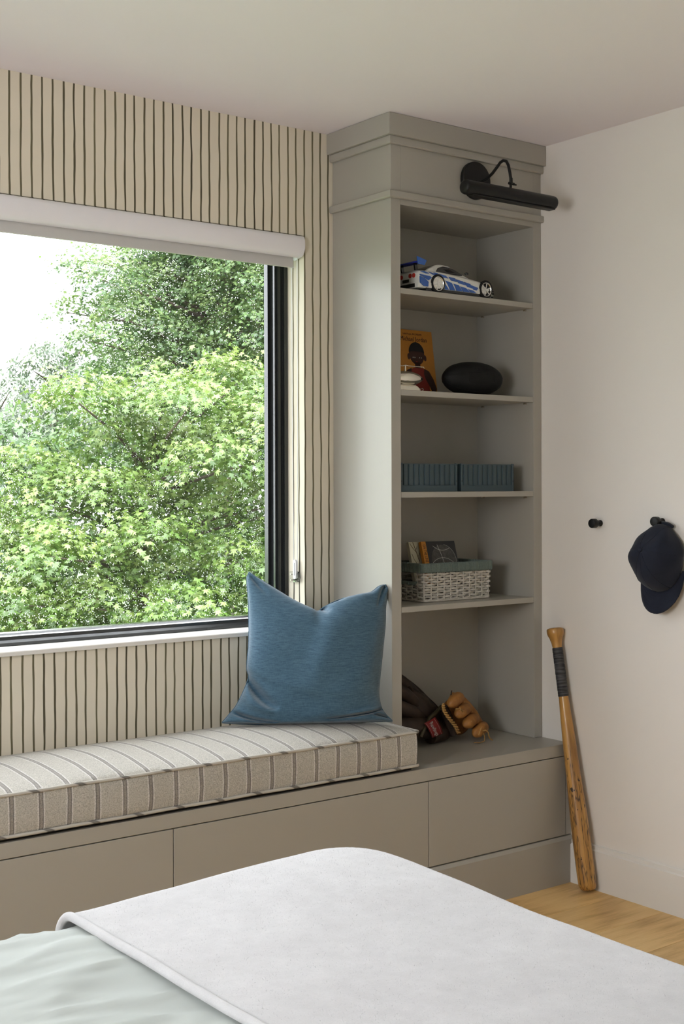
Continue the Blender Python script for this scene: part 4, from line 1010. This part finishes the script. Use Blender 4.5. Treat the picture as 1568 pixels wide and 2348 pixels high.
text('cover_letter', 'P', .034, Matrix.Translation((.044, -.0006, .118)) @ Matrix.Rotation(PI/2, 4, 'X'), M_hair, b3, sx=.8)

# ---------------------------------------------------------------- gloves
def make_tan():
    gt = empty('tan_baseball_glove', (2.96, 3.26, .4665), 'small tan leather baseball glove with curled fingers on the bench end', 'glove')
    tips = [Vector((2.890, 3.222, .600)), Vector((2.917, 3.216, .563)), Vector((2.950, 3.212, .526)), Vector((2.990, 3.208, .4895))]
    for i, t in enumerate(tips):
        ax = Vector((.090, .036, .022-.002*i)); mid = t + ax*.55 + Vector((0, -.008, .008)); back = t + ax; deep = back + Vector((.018, .045, -.03))
        if i == 3: mid.z += .006; back.z += .004; deep.z = max(deep.z, .487)
        pts = []; ctl = [t, mid, back, deep]
        for k in range(17):
            u = k/16; v_ = (1-u)**3; pts.append(ctl[0]*v_ + ctl[1]*3*u*(1-u)**2 + ctl[2]*3*u*u*(1-u) + ctl[3]*u**3)
        rs = [.0212*(math.sqrt(max(.02, 1-(1-min(1, k/4.2))**2)))*(1-.04*max(0, k-8)/8) * (1+.03*math.sin(k*1.9+i)) for k in range(17)]
        f = obj('finger', G().tube(pts, rs, 16), M_tan, gt, smooth=80)
        # stitched seam and lace hole on each finger
        side = [p + Vector((-.25, -.90, .35)).normalized()*(rs[k]+.0003) for k, p in enumerate(pts)][3:13]
        obj('finger_seam', G().tube(side, .0008, 5), M_lace, f, smooth=60)
    # palm shell behind the fingers
    obj('palm', G().ell((3.000, 3.305, .542), .060, .034, .070, Matrix.Rotation(math.radians(-38), 3, 'Y'), 24, 14), M_tan, gt, smooth=80)
    obj('hand_back', G().tube([(2.958, 3.280, .622), (2.980, 3.280, .608), (3.006, 3.276, .580), (3.036, 3.270, .545), (3.062, 3.264, .510), (3.070, 3.262, .492)], [.010, .022, .026, .026, .022, .012], 18), M_tan, gt, smooth=80)
    obj('thumb', G().tube([(2.905, 3.262, .590), (2.925, 3.268, .556), (2.942, 3.270, .520), (2.950, 3.262, .488)], [.012, .017, .018, .013], 14), M_brown, gt, smooth=80)
    # braided edge
    bp_ = [(2.877, 3.236, .604), (2.882, 3.238, .586), (2.897, 3.238, .564), (2.916, 3.236, .543), (2.933, 3.234, .523), (2.944, 3.232, .500)]
    gb = G()
    P = [Vector(p) for p in bp_]
    for s in (0, PI):
        pts = []
        for k in range(61):
            u = k/60*(len(P)-1); i = min(int(u), len(P)-2); p = P[i].lerp(P[i+1], u-i); a = k*.62+s; pts.append(p + Vector((math.cos(a)*.0035, math.sin(a)*.0030, math.cos(a)*.0024)))
        gb.tube(pts, .0034, 7)
    obj('braided_lace', gb, M_lace, gt, smooth=70)
    gl = G(); gl.tube([(2.916, 3.240, .618), (2.919, 3.242, .632), (2.9225, 3.243, .6455)], .0022, 6)
    obj('lace_end', gl, M_brown, gt, smooth=60)
    gl = G(); gl.tube([(3.019, 3.196, .505), (3.028, 3.188, .5075), (3.036, 3.186, .500), (3.041, 3.188, .487), (3.049, 3.190, .476), (3.058, 3.188, .470)], .0022, 6); obj('lace_end', gl, M_lace, gt, smooth=60)
    gl = G(); gl.tube([(3.006, 3.186, .520), (2.998, 3.184, .513), (2.993, 3.183, .503), (2.989, 3.182, .496)], .002, 6); obj('lace_knot', gl, M_lace, gt, smooth=60)
    gl = G(); gl.tube([(2.900, 3.199, .5915), (2.910, 3.196, .5905), (2.918, 3.196, .594), (2.926, 3.199, .586), (2.933, 3.201, .578)], .0022, 6); gl.tube([(2.914, 3.196, .597), (2.918, 3.194, .590), (2.915, 3.194, .585)], .0018, 6); obj('lace_knot', gl, M_lace, gt, smooth=60)
    gl = G(); gl.tube([(2.975, 3.190, .472), (2.995, 3.184, .4695), (3.018, 3.186, .472), (3.026, 3.192, .484), (3.022, 3.194, .498)], .0016, 6); obj('edge_binding', gl, M_lace, gt, smooth=60)
    obj('dark_patch', G().ell((2.929, 3.240, .612), .010, .006, .013, Matrix.Rotation(math.radians(25), 3, 'Y'), 14, 8), M_navy, gt, smooth=70)
make_tan()
def make_dark():
    gd = empty('brown_baseball_glove', (2.85, 3.33, .4665), 'large dark brown leather baseball glove with a red label on the bench end', 'glove')
    def tb(name, P, R_, n=16, m=M_brown, pr=gd):
        P = [Vector(p) for p in P]; out = []; rr = []
        K = 24
        for k in range(K+1):
            u = k/K*(len(P)-1); i = min(int(u), len(P)-2); f = u-i; p0, p1, p2, p3 = P[max(i-1, 0)], P[i], P[i+1], P[min(i+2, len(P)-1)]
            out.append(.5*((2*p1)+(-p0+p2)*f+(2*p0-5*p1+4*p2-p3)*f*f+(-p0+3*p1-3*p2+p3)*f**3)); rr.append(float(np.interp(u, range(len(R_)), R_)))
        return obj(name, G().tube(out, rr, n), m, pr, smooth=80)
    # heel / wrist end at lower right, fingers rise to the left behind the bookcase side
    tb('palm', [(2.955, 3.335, .505), (2.925, 3.335, .523), (2.880, 3.335, .550), (2.830, 3.330, .590), (2.775, 3.325, .632)], [.016, .041, .054, .054, .040], 24)
    tb('finger', [(2.885, 3.350, .600), (2.830, 3.345, .640), (2.780, 3.338, .676), (2.725, 3.330, .705), (2.690, 3.322, .712)], [.016, .022, .023, .021, .008])
    tb('finger', [(2.850, 3.315, .585), (2.800, 3.300, .612), (2.750, 3.290, .645), (2.700, 3.285, .670), (2.664, 3.290, .680)], [.018, .024, .025, .022, .010])
    tb('finger', [(2.830, 3.295, .555), (2.780, 3.280, .580), (2.725, 3.272, .602), (2.680, 3.270, .622), (2.655, 3.275, .630)], [.018, .025, .026, .022, .010])
    tb('thumb', [(2.915, 3.300, .512), (2.850, 3.280, .520), (2.780, 3.270, .532), (2.720, 3.268, .545), (2.672, 3.275, .552)], [.022, .035, .036, .030, .012], 20)
    tb('wrist_strap', [(2.905, 3.277, .590), (2.875, 3.268, .574), (2.830, 3.252, .560), (2.795, 3.236, .532), (2.775, 3.232, .508)], [.0055, .0065, .0065, .0065, .0055], 8, leather('olive_strap', (.035, .028, .012), (.060, .048, .022)))
    tb('edge_roll', [(2.790, 3.340, .690), (2.838, 3.345, .660), (2.876, 3.350, .632), (2.905, 3.352, .606), (2.938, 3.350, .580), (2.962, 3.345, .550), (2.970, 3.338, .515)], [.006, .0065, .0075, .008, .007, .007, .006], 10)
    tb('heel_pad', [(2.968, 3.325, .502), (2.935, 3.302, .499), (2.895, 3.285, .496), (2.850, 3.272, .493)], [.022, .032, .029, .024], 18)
    # red label facing the room
    c00, c10, c11, c01 = Vector((2.789, 3.230, .552)), Vector((2.852, 3.249, .5622)), Vector((2.886, 3.249, .504)), Vector((2.8228, 3.230, .500))
    g = G(); rows = []; nrm = (c10-c00).cross(c01-c00).normalized()
    if nrm.y > 0: nrm = -nrm
    for i in range(7):
        rows.append([]);
        for j in range(7):
            s, t = i/6, j/6; p = c00*(1-s)*(1-t)+c10*s*(1-t)+c11*s*t+c01*(1-s)*t; rows[-1].append(p + nrm*(.006*math.sin(PI*s)*.6+.004*math.sin(PI*t)))
    g.grid(rows); lb = obj('red_label', g, M_label, gd, smooth=80); sm = lb.modifiers.new('t', 'SOLIDIFY'); sm.thickness = .003; sm.offset = 0
    def lp(s, t, h=.0024): return c00*(1-s)*(1-t)+c10*s*(1-t)+c11*s*t+c01*(1-s)*t + nrm*(.0036*math.sin(PI*s)+.004*math.sin(PI*t)+h)
    for s in (.04, .80): obj('label_line', G().tube([lp(s, t) for t in np.linspace(.02, .98, 12)], .0005, 5), M_labtxt, lb)
    xa = (c01-c00).normalized(); ya = (c10-c00); ya = (ya - xa*ya.dot(xa)).normalized()
    o0 = lp(.20, .10, .0062)
    t_ = text('label_lettering', 'Rawlings', .026, Matrix.Translation(-Vector(gd.location)) @ fr(o0, xa, ya), M_labtxt, lb, extrude=.0012, sx=.62, shear=.35)
    o0 = lp(.86, .30, .0012); text('label_lettering', 'THE MARK', .006, Matrix.Translation(-Vector(gd.location)) @ fr(o0, xa, ya), M_labtxt, lb, extrude=.0006, sx=.8) if False else None
make_dark()

# ================================================================ OUTSIDE
S('ground', G().box(-60, 90, YW+.6, 140, -4.3, -4.2), M_gravel)
S('facade', G().box(-3, XL-.14, YW, YW+T, -4.2, 3.2).box(XR+.12, 7, YW, YW+T, -4.2, 3.2).box(XL-.14, XR+.12, YW, YW+T, -4.2, -.1).box(XL-.14, XR+.12, YW, YW+T, ZC+.1, 3.2), simple('grey_render', (.4, .4, .38), .9, .2))
def at(u, v, D):                              # point seen at (u, v) at distance D along the view axis
    a2, b2 = (u-784)/FPX, -(v-1120.968)/FPX
    return np.array([a2*math.cos(YAW)+math.sin(YAW), -a2*math.sin(YAW)+math.cos(YAW), b2])*D + np.array(EYE)
# lobed leaf outline (unit size): centre + rim
LA = [(90, 1.05), (68, .42), (44, .92), (16, .36), (-10, .66), (-52, .28), (-90, .18), (-128, .28), (190, .66), (164, .36), (136, .92), (112, .42)]
LEAF = np.array([(0, 0, .0)] + [(r*math.cos(math.radians(a)), r*math.sin(math.radians(a)), -.10*r*abs(math.cos(math.radians(a)))-.06*r*r) for a, r in LA])
LF = np.array([(0, 1+k, 1+(k+1) % 12) for k in range(12)])
OV = np.array([(0, 0, 0)] + [(.42*math.cos(a)*1.0, .85*math.sin(a), 0) for a in [2*PI*k/6 for k in range(6)]]); OF = np.array([(0, 1+k, 1+(k+1) % 6) for k in range(6)])
def norm(a): return a/(np.linalg.norm(a, axis=-1, keepdims=True)+1e-9)
def leaves(blobs, per_m2, nleaf, size, cols, droop=.75, spread=1.0):
    """sprays of leaves over the shells of the crown's lobes; returns positions, axes, sizes, tints"""
    P, T_, N_, Sz, Cc = [], [], [], [], []
    for (c, rx, rz) in blobs:
        ns = max(6, int(per_m2*4*PI*rx*rz*.8)); d = norm(rng.normal(0, 1, (ns, 3))); sh = rng.uniform(.45, 1.06, (ns, 1))**.7; d[:, 2] = np.where(d[:, 2] < -.35, -d[:, 2]*.8, d[:, 2]); d = norm(d)
        sp = c + d*np.array([rx, rx, rz])*sh; out = norm(d*np.array([1, 1, .35]))
        hgt = (d[:, 2]*sh[:, 0])
        k = nleaf; a = rng.uniform(0, 1, (ns, k, 1)); lat = rng.normal(0, .75, (ns, k, 3))*size*spread
        pos = sp[:, None, :] + out[:, None, :]*a*size*2.6*spread + lat*np.array([1, 1, .45]); pos[..., 2] -= (a[..., 0]**1.6)*size*1.5*spread
        tip = norm(out[:, None, :]*(.9-.2*a) + np.array([0, 0, -droop]) + rng.normal(0, .42, (ns, k, 3)))
        nr = norm(np.array([0, 0, .9]) + out[:, None, :]*.75 + rng.normal(0, .38, (ns, k, 3))); nr = norm(nr - tip*(nr*tip).sum(-1, keepdims=True))
        s_ = size*rng.uniform(.62, 1.2, (ns, k)); base = np.clip(.5+.42*hgt[:, None]+rng.normal(0, .20, (ns, 1))+rng.normal(0, .10, (ns, k)), 0, 1)[..., None]  # tint by height: yellow new growth on top, shade painted into lower leaves
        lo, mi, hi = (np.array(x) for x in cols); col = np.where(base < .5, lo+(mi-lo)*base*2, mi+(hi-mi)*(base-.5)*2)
        for L_, x in ((P, pos), (T_, tip), (N_, nr), (Cc, col)): L_.append(x.reshape(-1, 3))
        Sz.append(s_.ravel())
    return np.concatenate(P), np.concatenate(T_), np.concatenate(N_), np.concatenate(Sz), np.concatenate(Cc)
def foliage(root, data, LV, LFc, singles, mat, name='foliage'):
    P, T_, N_, Sz, Cc = data
    if singles:
        e = np.array(EYE); dist = np.linalg.norm(P-e, axis=1)
        # leaves that show largest through the window
        f = norm(P-e); xr = e[0]+f[:, 0]/np.maximum(f[:, 1], .01)*(3.6); zr = e[2]+f[:, 2]/np.maximum(f[:, 1], .01)*3.6
        vis = (xr > 1.42) & (xr < 2.40) & (zr > .93) & (zr < 2.05); score = np.where(vis, Sz/dist, 0); pick = np.argsort(-score)[:singles]
    else: pick = np.array([], int)
    keep = np.ones(len(P), bool); keep[pick] = False
    def build(idx):
        B = np.cross(T_[idx], N_[idx]); n = len(idx); V = (LV[None, :, 0, None]*B[:, None, :] + LV[None, :, 1, None]*T_[idx][:, None, :] + LV[None, :, 2, None]*N_[idx][:, None, :])*(Sz[idx]*.5)[:, None, None] + P[idx][:, None, :]
        F = (LFc[None] + (np.arange(n)*len(LV))[:, None, None]).reshape(-1, 3); tint = np.repeat(np.concatenate([Cc[idx], np.ones((n, 1))], 1), len(LV), axis=0)
        return V.reshape(-1, 3), F, tint
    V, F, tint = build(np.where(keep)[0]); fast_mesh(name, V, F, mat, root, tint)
    if singles:
        # a few shared leaf meshes, one per tint step
        q = Cc[pick].sum(1); edges = np.quantile(q, np.linspace(0, 1, 6)[1:-1]); b_ = np.digitize(q, edges); ms = []
        for k in range(5):
            col = Cc[pick][b_ == k].mean(0); me = bpy.data.meshes.new('leaf'); me.from_pydata([tuple(v) for v in LV*.5], [], [tuple(f_) for f_ in LFc]); me.update()
            a_ = me.color_attributes.new('tint', 'FLOAT_COLOR', 'POINT'); a_.data.foreach_set('color', np.tile([*col, 1.0], len(LV)).astype(np.float32)); me.materials.append(mat); ms.append(me)
        L0 = np.array(root.location)
        for i, k in zip(pick, b_):
            B = np.cross(T_[i], N_[i]); s_ = Sz[i]; p = P[i]-L0
            o = bpy.data.objects.new('leaf', ms[k]); C.objects.link(o); o.parent = root
            o.matrix_local = Matrix(((B[0]*s_, T_[i][0]*s_, N_[i][0]*s_, p[0]), (B[1]*s_, T_[i][1]*s_, N_[i][1]*s_, p[1]), (B[2]*s_, T_[i][2]*s_, N_[i][2]*s_, p[2]), (0, 0, 0, 1)))
def tree(name, label, D, blobs_px, per, nleaf, size, cols, LV, LFc, singles, dz=.5, trunk_u=400, r_tr=.16, group=None, top_cap=99):
    bl_ = []
    for b in blobs_px:
        u, v, r = b[:3]; dd = D + (b[3] if len(b) > 3 else 0) + rng.uniform(-dz, dz); rr = r/FPX*dd; bl_.append((at(u, v, dd), rr, rr*.85))
    base = at(trunk_u, 1500, D+.8); root = empty(name, (base[0], base[1], -4.2), label, 'tree', group)
    topz = max(c[2] for c, _, _ in bl_); tp = at(trunk_u+20, 1100, D+.8)
    tz = min(topz-.6, top_cap)
    pts = [Vector((base[0]+.12*math.sin(k*1.3), base[1]+.1*math.cos(k), -4.2+(tz+4.2)*k/10)) for k in range(11)]
    obj('trunk', G().tube(pts, [r_tr*(1-.07*k) for k in range(11)], 10), M_bark, root, smooth=60)
    for (c, rr, rz) in bl_:
        h = min(max(c[2]-rr*1.0, -2.5), tz-.2); k = (h+4.2)/(tz+4.2)*10; i = min(int(k), 9); p0 = pts[i].lerp(pts[i+1], k-i); p1 = Vector(c); mid = p0.lerp(p1, .5)+Vector((0, 0, .12*rr))
        end = p1 + (p1-p0).normalized()*rr*.5
        obj('branch', G().tube([p0, mid, p1, end], [.030*r_tr/.16, .018*r_tr/.16, .008, .003], 6), M_bark, root, smooth=60)
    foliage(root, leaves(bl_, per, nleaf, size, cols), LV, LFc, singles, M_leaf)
    return root
near = [(375, 935, 95), (180, 925, 85), (520, 905, 95), (290, 1020, 100), (430, 1055, 100), (590, 1000, 90), (70, 1090, 85), (150, 1165, 105), (335, 1170, 105), (500, 1190, 110), (640, 1160, 100),
        (40, 1260, 95), (215, 1310, 105), (385, 1325, 105), (560, 1360, 105), (700, 1040, 110), (730, 1250, 120), (0, 1400, 110), (130, 1450, 110), (300, 1460, 110), (470, 1480, 115), (640, 1480, 120),
        (-110, 1200, 120), (-130, 1380, 130), (90, 1600, 130), (330, 1620, 130), (560, 1640, 130), (830, 1150, 130), (820, 1400, 140), (440, 930, 60, -.6), (240, 1130, 70, -.8), (350, 1240, 75, -.8), (130, 1280, 75, -.7), (480, 1060, 65, -.7), (560, 1290, 70, -.7), (420, 1400, 75, -.7), (60, 1390, 70, -.7), (230, 1400, 70, -.8)]
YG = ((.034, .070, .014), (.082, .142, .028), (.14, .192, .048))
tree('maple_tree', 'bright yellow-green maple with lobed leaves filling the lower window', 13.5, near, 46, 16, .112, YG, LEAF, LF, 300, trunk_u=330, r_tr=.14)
tall = [(430, 640, 120, 1.6), (560, 600, 130, 1.6), (500, 760, 130, 1.6), (600, 880, 130, 1.6), (400, 830, 100, 1.6), (680, 700, 140, 1.6), (310, 720, 75, 1.6), (620, 460, 130, 1.6), (460, 500, 110, 1.6), (330, 660, 80, 1.), (250, 650, 75), (190, 600, 45), (330, 610, 80), (165, 720, 40), (300, 740, 95), (230, 790, 65), (400, 680, 95), (390, 790, 95), (470, 600, 95), (500, 720, 100), (560, 640, 95), (480, 830, 90), (590, 760, 100), (620, 560, 100), (520, 520, 95), (420, 520, 90), (340, 530, 70), (660, 680, 110), (700, 850, 120), (780, 640, 130), (600, 430, 110), (480, 420, 100), (720, 500, 120), (840, 800, 130), (560, 880, 90), (290, 850, 80), (340, 900, 90), (430, 940, 100), (640, 960, 110), (760, 1000, 130)]
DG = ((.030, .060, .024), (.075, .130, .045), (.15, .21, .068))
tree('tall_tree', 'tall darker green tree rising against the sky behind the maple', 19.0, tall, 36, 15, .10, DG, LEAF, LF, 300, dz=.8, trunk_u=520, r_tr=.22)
HZ = ((.065, .088, .062), (.10, .13, .088), (.15, .18, .11))  # distance haze is mixed into these leaf colours
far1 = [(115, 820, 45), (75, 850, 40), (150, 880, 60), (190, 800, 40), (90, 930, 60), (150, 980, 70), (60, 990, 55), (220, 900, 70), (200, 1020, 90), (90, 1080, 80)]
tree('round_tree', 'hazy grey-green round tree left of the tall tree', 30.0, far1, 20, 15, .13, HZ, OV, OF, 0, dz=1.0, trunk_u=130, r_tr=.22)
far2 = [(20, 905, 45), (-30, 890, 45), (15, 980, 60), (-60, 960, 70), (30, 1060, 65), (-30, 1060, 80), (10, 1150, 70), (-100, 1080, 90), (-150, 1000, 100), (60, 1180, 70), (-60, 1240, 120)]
tree('shade_tree', 'dusky grey-green tree at the left edge of the window', 27.0, far2, 18, 15, .13, ((.05, .066, .048), (.078, .10, .068), (.12, .145, .10)), OV, OF, 0, dz=1.0, trunk_u=-20, r_tr=.22)  # leaf colours greyed for distance haze here too
# dense shrubbery closing the view low down behind the maple
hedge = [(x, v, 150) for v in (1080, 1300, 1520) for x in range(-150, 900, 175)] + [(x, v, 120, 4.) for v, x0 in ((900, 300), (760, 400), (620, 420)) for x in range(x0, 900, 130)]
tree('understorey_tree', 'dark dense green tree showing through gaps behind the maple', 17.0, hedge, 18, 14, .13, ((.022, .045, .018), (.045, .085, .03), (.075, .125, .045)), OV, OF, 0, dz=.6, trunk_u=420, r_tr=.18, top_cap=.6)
